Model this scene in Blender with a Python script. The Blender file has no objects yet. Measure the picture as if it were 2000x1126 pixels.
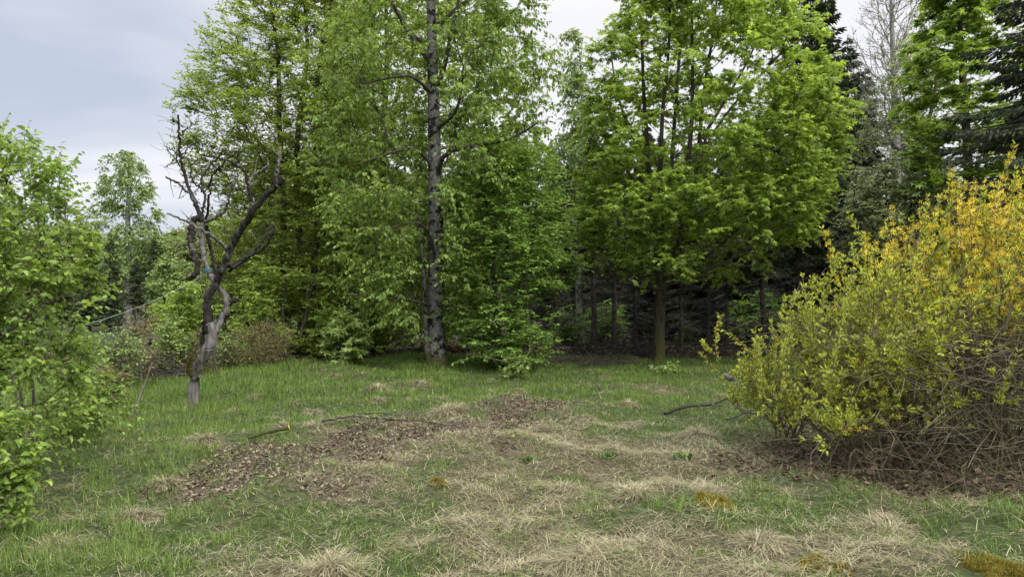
import bpy, math, random
import numpy as np
from math import radians
from mathutils import Vector

C = bpy.context.scene.collection
sc = bpy.context.scene

# ------------------------------------------------------------------ camera, sky, sun, exposure
F = 1327.0          # focal length in pixels of a 2000 px wide picture
HZ = 600.0          # picture row of the horizon
EYE = 1.6
cam_d = bpy.data.cameras.new('camera')
cam = bpy.data.objects.new('camera', cam_d)
C.objects.link(cam)
cam.location = (0, 0, EYE)
cam.rotation_euler = (radians(90), 0, 0)
cam_d.sensor_width = 36.0
cam_d.lens = 36.0 * F / 2000.0
cam_d.shift_y = (HZ - 563.0) / 2000.0
cam_d.clip_start = 0.05
cam_d.clip_end = 3000
sc.camera = cam

SUN_EL, SUN_AZ = radians(46), radians(138)      # azimuth clockwise from +Y
w = bpy.data.worlds.new('World')
sc.world = w
w.use_nodes = True
nt = w.node_tree
for n in list(nt.nodes):
    nt.nodes.remove(n)


def nd(tree, typ, **kw):
    n = tree.nodes.new(typ)
    for k, v in kw.items():
        if k.startswith('i_'):
            key = k[2:]
            key = int(key) if key.isdigit() else key.replace('_', ' ')
            n.inputs[key].default_value = v
        else:
            setattr(n, k, v)
    return n


def build_world():
    L = nt.links.new
    out = nd(nt, 'ShaderNodeOutputWorld')
    bg = nd(nt, 'ShaderNodeBackground')
    bg.inputs['Strength'].default_value = 0.1
    sky = nd(nt, 'ShaderNodeTexSky', sky_type='NISHITA', sun_disc=False)
    sky.sun_elevation = SUN_EL
    sky.sun_rotation = SUN_AZ
    tc = nd(nt, 'ShaderNodeTexCoord')
    sep = nd(nt, 'ShaderNodeSeparateXYZ')
    L(tc.outputs['Generated'], sep.inputs[0])
    za = nd(nt, 'ShaderNodeMath', operation='MAXIMUM'); za.inputs[1].default_value = 0.0
    L(sep.outputs['Z'], za.inputs[0])
    zb = nd(nt, 'ShaderNodeMath', operation='ADD'); zb.inputs[1].default_value = 0.22
    L(za.outputs[0], zb.inputs[0])
    dx = nd(nt, 'ShaderNodeMath', operation='DIVIDE'); L(sep.outputs['X'], dx.inputs[0]); L(zb.outputs[0], dx.inputs[1])
    dy = nd(nt, 'ShaderNodeMath', operation='DIVIDE'); L(sep.outputs['Y'], dy.inputs[0]); L(zb.outputs[0], dy.inputs[1])
    cb = nd(nt, 'ShaderNodeCombineXYZ'); L(dx.outputs[0], cb.inputs[0]); L(dy.outputs[0], cb.inputs[1])
    mp = nd(nt, 'ShaderNodeMapping'); L(cb.outputs[0], mp.inputs[0])
    mp.inputs['Location'].default_value = (3.1, 1.7, 0)
    mp.inputs['Rotation'].default_value = (0, 0, radians(-28))
    mp.inputs['Scale'].default_value = (0.75, 1.6, 1)
    nz = nd(nt, 'ShaderNodeTexNoise'); L(mp.outputs[0], nz.inputs['Vector'])
    nz.inputs['Scale'].default_value = 0.85; nz.inputs['Detail'].default_value = 5
    nz.inputs['Roughness'].default_value = 0.5; nz.inputs['Distortion'].default_value = 0.4
    # the cloud is brighter round the veiled sun
    dotn = nd(nt, 'ShaderNodeVectorMath', operation='DOT_PRODUCT')
    L(tc.outputs['Generated'], dotn.inputs[0])
    dotn.inputs[1].default_value = (.38, .80, .46)
    mr = nd(nt, 'ShaderNodeMapRange'); L(dotn.outputs['Value'], mr.inputs['Value'])
    mr.inputs['From Min'].default_value = 0.62; mr.inputs['From Max'].default_value = 1.0
    mr.inputs['To Min'].default_value = 0.0; mr.inputs['To Max'].default_value = 0.42
    ad = nd(nt, 'ShaderNodeMath', operation='ADD'); L(nz.outputs['Fac'], ad.inputs[0]); L(mr.outputs[0], ad.inputs[1])
    rp = nd(nt, 'ShaderNodeValToRGB'); L(ad.outputs[0], rp.inputs[0])
    e = rp.color_ramp.elements
    e[0].position = 0.41; e[0].color = (0.55, 0.60, 0.72, 1)
    e[1].position = 0.69; e[1].color = (0.96, 0.95, 0.99, 1)
    m = e.new(0.54); m.color = (0.72, 0.74, 0.82, 1)
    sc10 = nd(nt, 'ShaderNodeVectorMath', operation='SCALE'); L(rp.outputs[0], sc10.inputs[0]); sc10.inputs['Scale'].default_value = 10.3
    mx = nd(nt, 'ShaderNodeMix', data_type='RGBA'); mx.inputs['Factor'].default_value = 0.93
    # sky boosted above the view to brighten the trees, steeper than natural overcast
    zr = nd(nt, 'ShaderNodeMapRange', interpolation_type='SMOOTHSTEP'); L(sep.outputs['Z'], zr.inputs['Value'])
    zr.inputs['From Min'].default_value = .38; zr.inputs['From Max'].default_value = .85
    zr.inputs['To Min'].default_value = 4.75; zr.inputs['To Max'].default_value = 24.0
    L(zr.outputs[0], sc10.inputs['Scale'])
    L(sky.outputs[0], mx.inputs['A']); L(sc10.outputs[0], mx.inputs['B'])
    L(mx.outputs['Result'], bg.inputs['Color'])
    L(bg.outputs[0], out.inputs[0])


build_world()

sun_d = bpy.data.lights.new('sun', 'SUN')
sun_d.energy = 1.9
sun_d.angle = radians(32)
sun_d.color = (1.0, 0.95, 0.86)
sun = bpy.data.objects.new('sun', sun_d)
C.objects.link(sun)
sv = Vector((math.sin(SUN_AZ) * math.cos(SUN_EL), math.cos(SUN_AZ) * math.cos(SUN_EL), math.sin(SUN_EL)))
sun.rotation_euler = sv.to_track_quat('Z', 'Y').to_euler()
sun.location = (20, 0, 40)

sc.view_settings.view_transform = 'Standard'
sc.view_settings.look = 'None'
sc.view_settings.exposure = 1.1
sc.view_settings.gamma = 1.0
sc.render.engine = 'CYCLES'
cy = sc.cycles
cy.max_bounces = 10
cy.diffuse_bounces = 6
cy.glossy_bounces = 2
cy.transmission_bounces = 8
cy.caustics_reflective = False
cy.caustics_refractive = False
cy.use_denoising = True
try:
    cy.denoiser = 'OPENIMAGEDENOISE'
    cy.denoising_prefilter = 'ACCURATE'
except Exception:
    pass


# ------------------------------------------------------------------ helpers
def at(px, py, Y):
    """picture position at a distance -> point in the place"""
    return np.array([(px - 1000.0) / F * Y, Y, EYE + (HZ - py) / F * Y])


def hash01(ix, iy, iz, seed):
    h = (ix * 374761393 + iy * 668265263 + iz * 1274126177 + seed * 974634777) & 0xFFFFFFFF
    h = ((h ^ (h >> 13)) * 1274126177) & 0xFFFFFFFF
    return ((h ^ (h >> 16)) & 0xFFFFFF) / float(0xFFFFFF)


def vn(x, y, z=0.0, seed=0):
    """smooth value noise 0..1"""
    x, y, z = np.broadcast_arrays(np.asarray(x, float), np.asarray(y, float), np.asarray(z, float))
    ix, iy, iz = np.floor(x).astype(np.int64), np.floor(y).astype(np.int64), np.floor(z).astype(np.int64)
    fx, fy, fz = x - ix, y - iy, z - iz
    fx, fy, fz = [f * f * (3 - 2 * f) for f in (fx, fy, fz)]
    r = 0
    for a in (0, 1):
        for b in (0, 1):
            for c in (0, 1):
                wgt = (fx if a else 1 - fx) * (fy if b else 1 - fy) * (fz if c else 1 - fz)
                r = r + wgt * hash01(ix + a, iy + b, iz + c, seed)
    return r


def fbm(x, y, z=0.0, seed=0, o=3):
    r, a, s = 0, 0.5, 0
    for k in range(o):
        r = r + a * vn(np.asarray(x) * 2 ** k, np.asarray(y) * 2 ** k, np.asarray(z) * 2 ** k, seed + k)
        s += a
        a *= 0.5
    return r / s


def sstep(a, b, x):
    t = np.clip((x - a) / (b - a), 0, 1)
    return t * t * (3 - 2 * t)


def norm(v):
    return v / np.maximum(np.linalg.norm(v, axis=-1, keepdims=True), 1e-9)


def gpt(px, py):
    Y = EYE * F / (py - HZ)
    return np.array([(px - 1000.0) / F * Y, Y])


def seg_dist(x, y, pts):
    d = np.full(np.shape(x), 1e9)
    for a, b in zip(pts[:-1], pts[1:]):
        ab = b - a
        t = np.clip(((x - a[0]) * ab[0] + (y - a[1]) * ab[1]) / max(ab @ ab, 1e-9), 0, 1)
        d = np.minimum(d, np.hypot(x - a[0] - t * ab[0], y - a[1] - t * ab[1]))
    return d


LITTER = [gpt(*p) for p in ((520, 930), (590, 905), (680, 892), (790, 868), (900, 845), (990, 820), (1075, 800))]


def ground_z(x, y):
    x = np.asarray(x, float); y = np.asarray(y, float)
    near = np.exp(-np.maximum(np.hypot(x, y) - 20, 0) / 25.0)
    z = (fbm(x / 5.0, y / 5.0, 0, 11, 2) - 0.5) * 0.30 + (fbm(x / 0.7, y / 0.7, 0, 5, 3) - 0.5) * 0.27
    z = z * near
    z = z + 0.16 * np.exp(-(((x + 0.2) / 1.3) ** 2 + ((y - 10.2) / 0.7) ** 2))
    return z


def gbase(px, Y):
    x = (px - 1000) / F * Y
    return np.array([x, Y, float(ground_z(x, Y))])


def litter_mask(x, y):
    n = fbm(x / 0.5, y / 0.5, 0, 71, 3)
    d = seg_dist(x, y, LITTER)
    m = sstep(0.72, -0.50, d - 0.62 + (n - .5) * 2.2)
    u = np.hypot((x - 4.65) / 2.35, (y - 6.75) / 1.25)
    return np.maximum(m, sstep(1.15, 0.8, u + (n - .5) * .5))


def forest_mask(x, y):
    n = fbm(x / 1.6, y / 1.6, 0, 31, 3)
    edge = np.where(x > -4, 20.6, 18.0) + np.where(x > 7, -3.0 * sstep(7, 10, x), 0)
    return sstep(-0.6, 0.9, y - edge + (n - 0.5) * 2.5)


def straw_mask(x, y):
    n = fbm(x / 0.75, y / 0.75, 0, 91, 3)
    n2 = fbm(x / 2.3, y / 2.3, 0, 93, 2)
    b = 0.10 * sstep(10.5, 7.5, y) + 0.07 * sstep(-2.5, 0.5, x) * sstep(11, 8, y) - 0.0 * sstep(10, 12, y)
    b = b - 0.075 * sstep(-1.2, -2.6, x + (y - 5) * .25)
    n3 = fbm(x / .26, y / .26, 0, 95, 2)
    b = b + .035 * sstep(9.5, 12, y)
    return sstep(0.42, 0.62, n * .45 + n2 * .25 + n3 * .3 + b - .125)


def build_mesh(name, V, faces, attrs=None, smooth=False):
    """faces: list of int arrays (M,3) / (M,4); attrs: name -> list matching the faces arrays"""
    me = bpy.data.meshes.new(name)
    V = np.asarray(V, np.float32)
    me.vertices.add(len(V))
    me.vertices.foreach_set('co', V.ravel())
    loops = np.concatenate([f.ravel() for f in faces]).astype(np.int32)
    tot = np.concatenate([np.full(len(f), f.shape[1], np.int32) for f in faces])
    start = np.concatenate([[0], np.cumsum(tot)[:-1]]).astype(np.int32)
    me.loops.add(len(loops))
    me.loops.foreach_set('vertex_index', loops)
    me.polygons.add(len(tot))
    me.polygons.foreach_set('loop_start', start)
    me.polygons.foreach_set('loop_total', tot)
    if smooth:
        me.polygons.foreach_set('use_smooth', np.ones(len(tot), bool))
    for k, v in (attrs or {}).items():
        a = me.attributes.new(k, 'FLOAT', 'FACE')
        a.data.foreach_set('value', np.asarray(v, np.float32))
    me.update(calc_edges=True)
    return me


class MB:
    """collects shapes into one mesh"""
    def __init__(self):
        self.V, self.F3, self.F4, self.a3, self.a4, self.n = [], [], [], [], [], 0

    def add(self, V, F, var=None):
        F = np.asarray(F)
        if len(F) == 0:
            return
        if var is None:
            var = np.full(len(F), .5)
        self.V.append(np.asarray(V).reshape(-1, 3))
        if F.shape[1] == 3:
            self.F3.append(F + self.n); self.a3.append(var)
        else:
            self.F4.append(F + self.n); self.a4.append(var)
        self.n += len(self.V[-1])

    def mesh(self, name, smooth=False, origin=None):
        V = np.concatenate(self.V)
        if origin is not None:
            V = V - np.asarray(origin)
        fs, at_ = [], []
        if self.F3:
            fs.append(np.concatenate(self.F3)); at_.append(np.concatenate(self.a3))
        if self.F4:
            fs.append(np.concatenate(self.F4)); at_.append(np.concatenate(self.a4))
        return build_mesh(name, V, fs, {'var': np.concatenate(at_)}, smooth)

    def build(self, name, mat, parent=None, smooth=False, origin=None):
        """origin: where the parent Empty stands"""
        me = self.mesh(name, smooth, origin if parent is not None else None)
        me.materials.append(mat)
        o = bpy.data.objects.new(name, me)
        C.objects.link(o)
        if parent is not None:
            o.parent = parent
        return o


def tag(o, label=None, cat=None, group=None, kind=None):
    if label: o['label'] = label
    if cat: o['category'] = cat
    if group: o['group'] = group
    if kind: o['kind'] = kind
    return o


def empty(name, loc, label, cat, group=None):
    o = bpy.data.objects.new(name, None)
    C.objects.link(o)
    o.location = tuple(float(v) for v in loc)
    o.empty_display_size = 0.3
    return tag(o, label, cat, group)


def copy_tree(root, loc, rot, scale, label, group=None):
    r = root.copy(); C.objects.link(r)
    r.location = tuple(float(v) for v in loc); r.rotation_euler = (0, 0, rot)
    r.scale = (scale, scale, scale) if np.isscalar(scale) else scale
    r['label'] = label
    if group: r['group'] = group
    for ch in list(root.children):
        c = ch.copy(); C.objects.link(c); c.parent = r
    return r


def tubes(P, R, sides=5, cap=False):
    """P (N,K,3), R (N,K) -> verts, quads of N tubes"""
    P = np.asarray(P, float); R = np.asarray(R, float)
    N, K, _ = P.shape
    T = norm(np.gradient(P, axis=1))
    mt = np.abs(T.mean(axis=1))
    ref = np.eye(3)[np.argmin(mt, axis=1)][:, None, :]
    U = norm(np.cross(T, np.broadcast_to(ref, T.shape)))
    W = np.cross(T, U)
    a = np.arange(sides) / sides * 2 * np.pi
    V = P[:, :, None, :] + R[:, :, None, None] * (np.cos(a)[None, None, :, None] * U[:, :, None, :] + np.sin(a)[None, None, :, None] * W[:, :, None, :])
    base = (np.arange(N) * K * sides)[:, None, None]
    k = (np.arange(K - 1) * sides)[None, :, None]
    s = np.arange(sides)[None, None, :]
    s2 = (s + 1) % sides
    Fq = np.stack([base + k + s, base + k + s2, base + k + sides + s2, base + k + sides + s], -1).reshape(-1, 4)
    return V.reshape(-1, 3), Fq


def resample(pts, rad, K):
    pts = np.asarray(pts, float); rad = np.asarray(rad, float)
    d = np.concatenate([[0], np.cumsum(np.linalg.norm(np.diff(pts, axis=0), axis=1))])
    s = np.linspace(0, d[-1], K)
    return np.stack([np.interp(s, d, pts[:, i]) for i in range(3)], 1), np.interp(s, d, rad)


def smooth_poly(pts, rad, n):
    """Catmull-Rom through pts"""
    pts = np.asarray(pts, float); rad = np.asarray(rad, float)
    if len(pts) == 2:
        return resample(pts, rad, n)
    P = np.vstack([2 * pts[0] - pts[1], pts, 2 * pts[-1] - pts[-2]])
    out, ro = [], []
    m = max(3, n // (len(pts) - 1) + 1)
    for i in range(1, len(P) - 2):
        t = np.linspace(0, 1, m, endpoint=False)[:, None]
        p0, p1, p2, p3 = P[i - 1], P[i], P[i + 1], P[i + 2]
        out.append(.5 * ((2 * p1) + (-p0 + p2) * t + (2 * p0 - 5 * p1 + 4 * p2 - p3) * t ** 2 + (-p0 + 3 * p1 - 3 * p2 + p3) * t ** 3))
        ro.append(rad[i - 1] + (rad[i] - rad[i - 1]) * t[:, 0])
    out.append(pts[-1:]); ro.append(rad[-1:])
    return resample(np.vstack(out), np.concatenate(ro), n)


def limb_tube(mb, pts, rad, n=14, sides=8, knob=0.0, seed=0, wob=0.0):
    """one tapering, slightly knobbly limb with a closed end"""
    P, R = smooth_poly(pts, rad, n)
    r = np.random.default_rng(seed)
    if wob:
        P[1:-1] += r.normal(0, wob, (n - 2, 3))
    V, Fq = tubes(P[None], R[None], sides)
    if knob:
        ax = np.repeat(P, sides, axis=0)
        k = 1 + knob * (fbm(V[:, 0] * 9, V[:, 1] * 9, V[:, 2] * 6, seed, 2) - .5) * 2
        V = ax + (V - ax) * k[:, None]
    mb.add(V, Fq)
    e = (n - 1) * sides
    cap = np.vstack([V[e:e + sides], P[-1:] + (P[-1] - P[-2]) * .02])
    mb.add(cap, np.array([[i, (i + 1) % sides, sides] for i in range(sides)]))
    return P, R


# leaf shapes: x along the leaf, y across, z its upper side
OVATE_V = np.array([[0, 0, 0], [.28, .27, .07], [.68, .24, .06], [1, 0, -.10], [.68, -.24, .06], [.28, -.27, .07]])
OVATE_F = np.array([[0, 3, 2, 1], [0, 5, 4, 3]])
NARROW_V = OVATE_V * np.array([1, .62, 1])
HEART_V = np.array([[0, 0, 0], [.12, .31, .06], [.55, .27, .09], [1, 0, -.18], [.55, -.27, .09], [.12, -.31, .06]])
_ang = np.array([-118, -62, 0, 62, 118]); _len = np.array([.55, .82, 1.0, .82, .55])
_n_ang = np.array([-160, -92, -31, 31, 92, 160]); _n_len = np.array([.12, .36, .42, .42, .36, .12])


def _maple():
    v = [[0, 0, 0]]
    for a, l in zip(np.radians(_n_ang), _n_len):
        v.append([l * math.cos(a), l * math.sin(a), .03])
    for a, l in zip(np.radians(_ang), _len):
        v.append([l * math.cos(a), l * math.sin(a), -.16 * l])
    return np.array(v) + np.array([.25, 0, 0])


MAPLE_V = _maple()
MAPLE_F = np.array([[0, 1 + i, 7 + i, 2 + i] for i in range(5)])
NEEDLE_V = np.array([[0, 0, 0], [.35, .13, -.03], [1, 0, -.05], [.35, -.13, -.03], [.4, 0, .1], [.4, 0, -.14]])
NEEDLE_F = np.array([[0, 3, 2, 1], [0, 4, 2, 5]])
PETAL_V = np.array([[0, 0, 0]] + [[.5 * math.cos(a + d) * l, .5 * math.sin(a + d) * l, z] for a in (0, 1.57, 3.14, 4.71) for d, l, z in ((-.22, .7, .12), (0, 1.1, .2), (.22, .7, .12))])
PETAL_F = np.array([[0, 1 + 3 * i, 2 + 3 * i, 3 + 3 * i] for i in range(4)])


def leaves(mb, TV, TF, P, D, Nn, S, var):
    """stamp a leaf shape at points P with direction D, upper side Nn, length S"""
    D = norm(D)
    Nn = norm(Nn - (Nn * D).sum(-1, keepdims=True) * D)
    B = np.cross(Nn, D)
    V = P[:, None, :] + S[:, None, None] * (TV[None, :, 0:1] * D[:, None, :] + TV[None, :, 1:2] * B[:, None, :] + TV[None, :, 2:3] * Nn[:, None, :])
    Fq = (TF[None] + (np.arange(len(P)) * len(TV))[:, None, None]).reshape(-1, TF.shape[1])
    mb.add(V.reshape(-1, 3), Fq, np.repeat(var, len(TF)))


# ------------------------------------------------------------------ materials
def new_mat(name):
    m = bpy.data.materials.new(name)
    m.use_nodes = True
    t = m.node_tree
    for n in list(t.nodes):
        t.nodes.remove(n)
    return m, t, t.links.new, nd(t, 'ShaderNodeOutputMaterial')


def leaf_mat(name, c1, c2, trans=0.42, rough=0.5, tint=(1.2, 1.12, .75), spec=0.35, vmin=.55, vmax=1.35, patch=1.2):
    """leaf colour runs between c1 and c2 from leaf to leaf and from spray to spray"""
    m, t, L, out = new_mat(name)
    a = nd(t, 'ShaderNodeAttribute', attribute_name='var')
    geo = nd(t, 'ShaderNodeNewGeometry')
    nz = nd(t, 'ShaderNodeTexNoise'); nz.inputs['Scale'].default_value = patch; nz.inputs['Detail'].default_value = 2
    L(geo.outputs['Position'], nz.inputs['Vector'])
    ad = nd(t, 'ShaderNodeMath', operation='MULTIPLY_ADD'); L(nz.outputs['Fac'], ad.inputs[0]); ad.inputs[1].default_value = 1.1
    sb = nd(t, 'ShaderNodeMath', operation='MULTIPLY_ADD'); L(a.outputs['Fac'], sb.inputs[0]); sb.inputs[1].default_value = .75; sb.inputs[2].default_value = -.42
    L(sb.outputs[0], ad.inputs[2])
    mx = nd(t, 'ShaderNodeMix', data_type='RGBA'); L(ad.outputs[0], mx.inputs['Factor'])
    mx.inputs['A'].default_value = (*c1, 1); mx.inputs['B'].default_value = (*c2, 1)
    hs = nd(t, 'ShaderNodeHueSaturation')
    mr = nd(t, 'ShaderNodeMapRange'); L(a.outputs['Fac'], mr.inputs['Value']); mr.inputs['To Min'].default_value = vmin; mr.inputs['To Max'].default_value = vmax
    L(mr.outputs[0], hs.inputs['Value']); L(mx.outputs['Result'], hs.inputs['Color'])
    p = nd(t, 'ShaderNodeBsdfPrincipled'); p.inputs['Roughness'].default_value = rough
    p.inputs['Specular IOR Level'].default_value = spec
    L(hs.outputs[0], p.inputs['Base Color'])
    tm = nd(t, 'ShaderNodeVectorMath', operation='MULTIPLY'); L(hs.outputs[0], tm.inputs[0]); tm.inputs[1].default_value = tint
    tr = nd(t, 'ShaderNodeBsdfTranslucent'); L(tm.outputs[0], tr.inputs['Color'])
    ms = nd(t, 'ShaderNodeMixShader'); ms.inputs[0].default_value = trans
    L(p.outputs[0], ms.inputs[1]); L(tr.outputs[0], ms.inputs[2])
    L(ms.outputs[0], out.inputs[0])
    return m


def bark_mat(name, c1, c2, c3=None, scale=6.0, zs=.35, bump=.5, spot=.60, spot_scale=5.0, spot_z=.8, moss=None):
    m, t, L, out = new_mat(name)
    geo = nd(t, 'ShaderNodeNewGeometry')
    mp = nd(t, 'ShaderNodeMapping'); L(geo.outputs['Position'], mp.inputs[0]); mp.inputs['Scale'].default_value = (1, 1, zs)
    nz = nd(t, 'ShaderNodeTexNoise'); L(mp.outputs[0], nz.inputs['Vector'])
    nz.inputs['Scale'].default_value = scale * 2; nz.inputs['Detail'].default_value = 6; nz.inputs['Roughness'].default_value = .65
    rp = nd(t, 'ShaderNodeValToRGB'); L(nz.outputs['Fac'], rp.inputs[0])
    rp.color_ramp.elements[0].position = .35; rp.color_ramp.elements[0].color = (*c1, 1)
    rp.color_ramp.elements[1].position = .65; rp.color_ramp.elements[1].color = (*c2, 1)
    col = rp.outputs[0]
    if c3 is not None:
        mp2 = nd(t, 'ShaderNodeMapping'); L(geo.outputs['Position'], mp2.inputs[0]); mp2.inputs['Scale'].default_value = (1, 1, spot_z)
        n2 = nd(t, 'ShaderNodeTexNoise'); L(mp2.outputs[0], n2.inputs['Vector']); n2.inputs['Scale'].default_value = spot_scale
        n2.inputs['Detail'].default_value = 3; n2.inputs['Roughness'].default_value = .6
        r2 = nd(t, 'ShaderNodeMapRange'); L(n2.outputs['Fac'], r2.inputs['Value'])
        r2.inputs['From Min'].default_value = spot - .035; r2.inputs['From Max'].default_value = spot + .035
        mx = nd(t, 'ShaderNodeMix', data_type='RGBA'); L(r2.outputs[0], mx.inputs['Factor']); L(col, mx.inputs['A']); mx.inputs['B'].default_value = (*c3, 1)
        col = mx.outputs['Result']
    if moss is not None:
        mc, z0, z1 = moss
        sp = nd(t, 'ShaderNodeSeparateXYZ'); L(geo.outputs['Position'], sp.inputs[0])
        zr = nd(t, 'ShaderNodeMapRange'); L(sp.outputs['Z'], zr.inputs['Value'])
        zr.inputs['From Min'].default_value = z0; zr.inputs['From Max'].default_value = z1
        zr.inputs['To Min'].default_value = .30; zr.inputs['To Max'].default_value = -.35
        n3 = nd(t, 'ShaderNodeTexNoise'); L(geo.outputs['Position'], n3.inputs['Vector']); n3.inputs['Scale'].default_value = 4; n3.inputs['Detail'].default_value = 4
        ad = nd(t, 'ShaderNodeMath', operation='ADD'); L(zr.outputs[0], ad.inputs[0]); L(n3.outputs['Fac'], ad.inputs[1])
        r3 = nd(t, 'ShaderNodeMapRange'); L(ad.outputs[0], r3.inputs['Value']); r3.inputs['From Min'].default_value = .5; r3.inputs['From Max'].default_value = .68
        mx = nd(t, 'ShaderNodeMix', data_type='RGBA'); L(r3.outputs[0], mx.inputs['Factor']); L(col, mx.inputs['A']); mx.inputs['B'].default_value = (*mc, 1)
        col = mx.outputs['Result']
    vo = nd(t, 'ShaderNodeTexVoronoi'); L(mp.outputs[0], vo.inputs['Vector']); vo.inputs['Scale'].default_value = scale * 3
    am = nd(t, 'ShaderNodeMath', operation='ADD'); L(vo.outputs['Distance'], am.inputs[0]); L(nz.outputs['Fac'], am.inputs[1])
    bp = nd(t, 'ShaderNodeBump'); L(am.outputs[0], bp.inputs['Height']); bp.inputs['Strength'].default_value = bump; bp.inputs['Distance'].default_value = .03
    p = nd(t, 'ShaderNodeBsdfPrincipled'); p.inputs['Roughness'].default_value = .9; p.inputs['Specular IOR Level'].default_value = .2
    L(col, p.inputs['Base Color']); L(bp.outputs[0], p.inputs['Normal']); L(p.outputs[0], out.inputs[0])
    return m


def plain_mat(name, c, rough=.6, metal=0.0, vary=.25, scale=40):
    m, t, L, out = new_mat(name)
    geo = nd(t, 'ShaderNodeNewGeometry')
    nz = nd(t, 'ShaderNodeTexNoise'); L(geo.outputs['Position'], nz.inputs['Vector']); nz.inputs['Scale'].default_value = scale; nz.inputs['Detail'].default_value = 3
    mr = nd(t, 'ShaderNodeMapRange'); L(nz.outputs['Fac'], mr.inputs['Value']); mr.inputs['To Min'].default_value = 1 - vary * 1.5; mr.inputs['To Max'].default_value = 1 + vary * 1.5
    vm = nd(t, 'ShaderNodeVectorMath', operation='SCALE'); vm.inputs[0].default_value = c; L(mr.outputs[0], vm.inputs['Scale'])
    p = nd(t, 'ShaderNodeBsdfPrincipled'); p.inputs['Roughness'].default_value = rough; p.inputs['Metallic'].default_value = metal
    L(vm.outputs[0], p.inputs['Base Color']); L(p.outputs[0], out.inputs[0])
    return m


def ground_mat():
    m, t, L, out = new_mat('ground_cover')
    geo = nd(t, 'ShaderNodeNewGeometry')

    def noise(s, d=4, r=.6):
        n = nd(t, 'ShaderNodeTexNoise'); L(geo.outputs['Position'], n.inputs['Vector'])
        n.inputs['Scale'].default_value = s; n.inputs['Detail'].default_value = d; n.inputs['Roughness'].default_value = r
        return n.outputs['Fac']

    def ramp(src, a, b, p0=.35, p1=.65):
        r = nd(t, 'ShaderNodeValToRGB'); L(src, r.inputs[0])
        r.color_ramp.elements[0].position = p0; r.color_ramp.elements[0].color = (*a, 1)
        r.color_ramp.elements[1].position = p1; r.color_ramp.elements[1].color = (*b, 1)
        return r.outputs[0]

    def mix(f, a, b):
        x = nd(t, 'ShaderNodeMix', data_type='RGBA'); L(f, x.inputs['Factor']); L(a, x.inputs['A']); L(b, x.inputs['B'])
        return x.outputs['Result']

    def attr(n):
        return nd(t, 'ShaderNodeAttribute', attribute_name=n).outputs['Fac']
    green = ramp(noise(14), (.026, .036, .012), (.072, .095, .03))  # ground base darkened to stand in for shade in the gaps between blades
    straw = ramp(noise(30, 6), (.045, .039, .022), (.15, .125, .072))
    litter = ramp(noise(34, 6, .75), (.035, .026, .018), (.16, .122, .085))
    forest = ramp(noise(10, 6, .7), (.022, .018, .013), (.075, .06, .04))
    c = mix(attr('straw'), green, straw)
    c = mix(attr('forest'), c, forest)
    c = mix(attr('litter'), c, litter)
    bp = nd(t, 'ShaderNodeBump'); L(noise(45, 6, .7), bp.inputs['Height']); bp.inputs['Strength'].default_value = .8; bp.inputs['Distance'].default_value = .04
    p = nd(t, 'ShaderNodeBsdfPrincipled'); p.inputs['Roughness'].default_value = .95; p.inputs['Specular IOR Level'].default_value = .1
    L(c, p.inputs['Base Color']); L(bp.outputs[0], p.inputs['Normal']); L(p.outputs[0], out.inputs[0])
    return m


M = {}
M['ground'] = ground_mat()
M['gravel'] = plain_mat('pale_gravel', (.075, .074, .07), .9, 0, .3, 8)
M['grass'] = leaf_mat('green_grass', (0.078, 0.148, 0.021), (0.155, 0.22, 0.04), .35, .5, (1.15, 1.1, .6), .3, .6, 1.4, .8)
M['straw'] = leaf_mat('dry_straw', (0.18, 0.158, 0.08), (0.36, 0.32, 0.185), .2, .6, (1, .95, .8), .25, .5, 1.3, 2.5)
M['litter'] = leaf_mat('dead_leaves', (0.075, 0.057, 0.034), (0.24, 0.195, 0.125), .1, .7, (1, .9, .8), .25, .45, 1.35, 2.0)
M['darklitter'] = leaf_mat('brown_dead_leaves', (0.05, 0.034, 0.022), (0.16, 0.112, 0.07), .1, .7, (1, .9, .8), .25, .45, 1.35, 2.0)
M['moss'] = leaf_mat('ochre_moss', (.16,.14,.024), (.30,.235,.045), .2, .8, (1, 1, .6), .1, .6, 1.3, 6.0)
M['cherry_leaf'] = leaf_mat('cherry_leaf', (0.155, 0.25, 0.05), (0.29, 0.39, 0.08), 0.54)
M['beech_leaf'] = leaf_mat('beech_leaf', (0.175, 0.262, 0.048), (0.305, 0.395, 0.075), 0.55)
M['bush_leaf'] = leaf_mat('young_beech_leaf', (0.155, 0.28, 0.056), (0.27, 0.41, 0.085), 0.52)
M['maple_leaf'] = leaf_mat('maple_leaf', (0.2, 0.31, 0.052), (0.34, 0.455, 0.08), 0.55)
M['maple_b_leaf'] = leaf_mat('deeper_maple_leaf', (0.17, 0.28, 0.05), (0.31, 0.42, 0.075), 0.54)  # slightly deeper green than the big maple's leaves
M['birch_leaf'] = leaf_mat('birch_leaf', (0.16, 0.245, 0.065), (0.27, 0.36, 0.11), .38)
M['grey_leaf'] = leaf_mat('grey_green_leaf', (0.15, 0.195, 0.085), (0.27, 0.32, 0.15), .35, .45)
M['far_leaf'] = leaf_mat('woodland_leaf', (0.15, 0.195, 0.07), (0.25, 0.29, 0.105), .38)
M['lilac_leaf'] = leaf_mat('lilac_leaf', (.145,.26,.042), (.28,.385,.07), .45)
M['lilac_bud'] = leaf_mat('lilac_bud', (.22, .27, .13), (.34, .36, .20), .3)
M['fors_leaf'] = leaf_mat('forsythia_leaf', (.28, .35, .045), (.46, .49, .08), .42)
M['fors_flower'] = leaf_mat('forsythia_blossom', (0.64, 0.48, 0.022), (0.84, 0.68, 0.06), .35, .5, (1.1, 1, .5))
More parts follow.
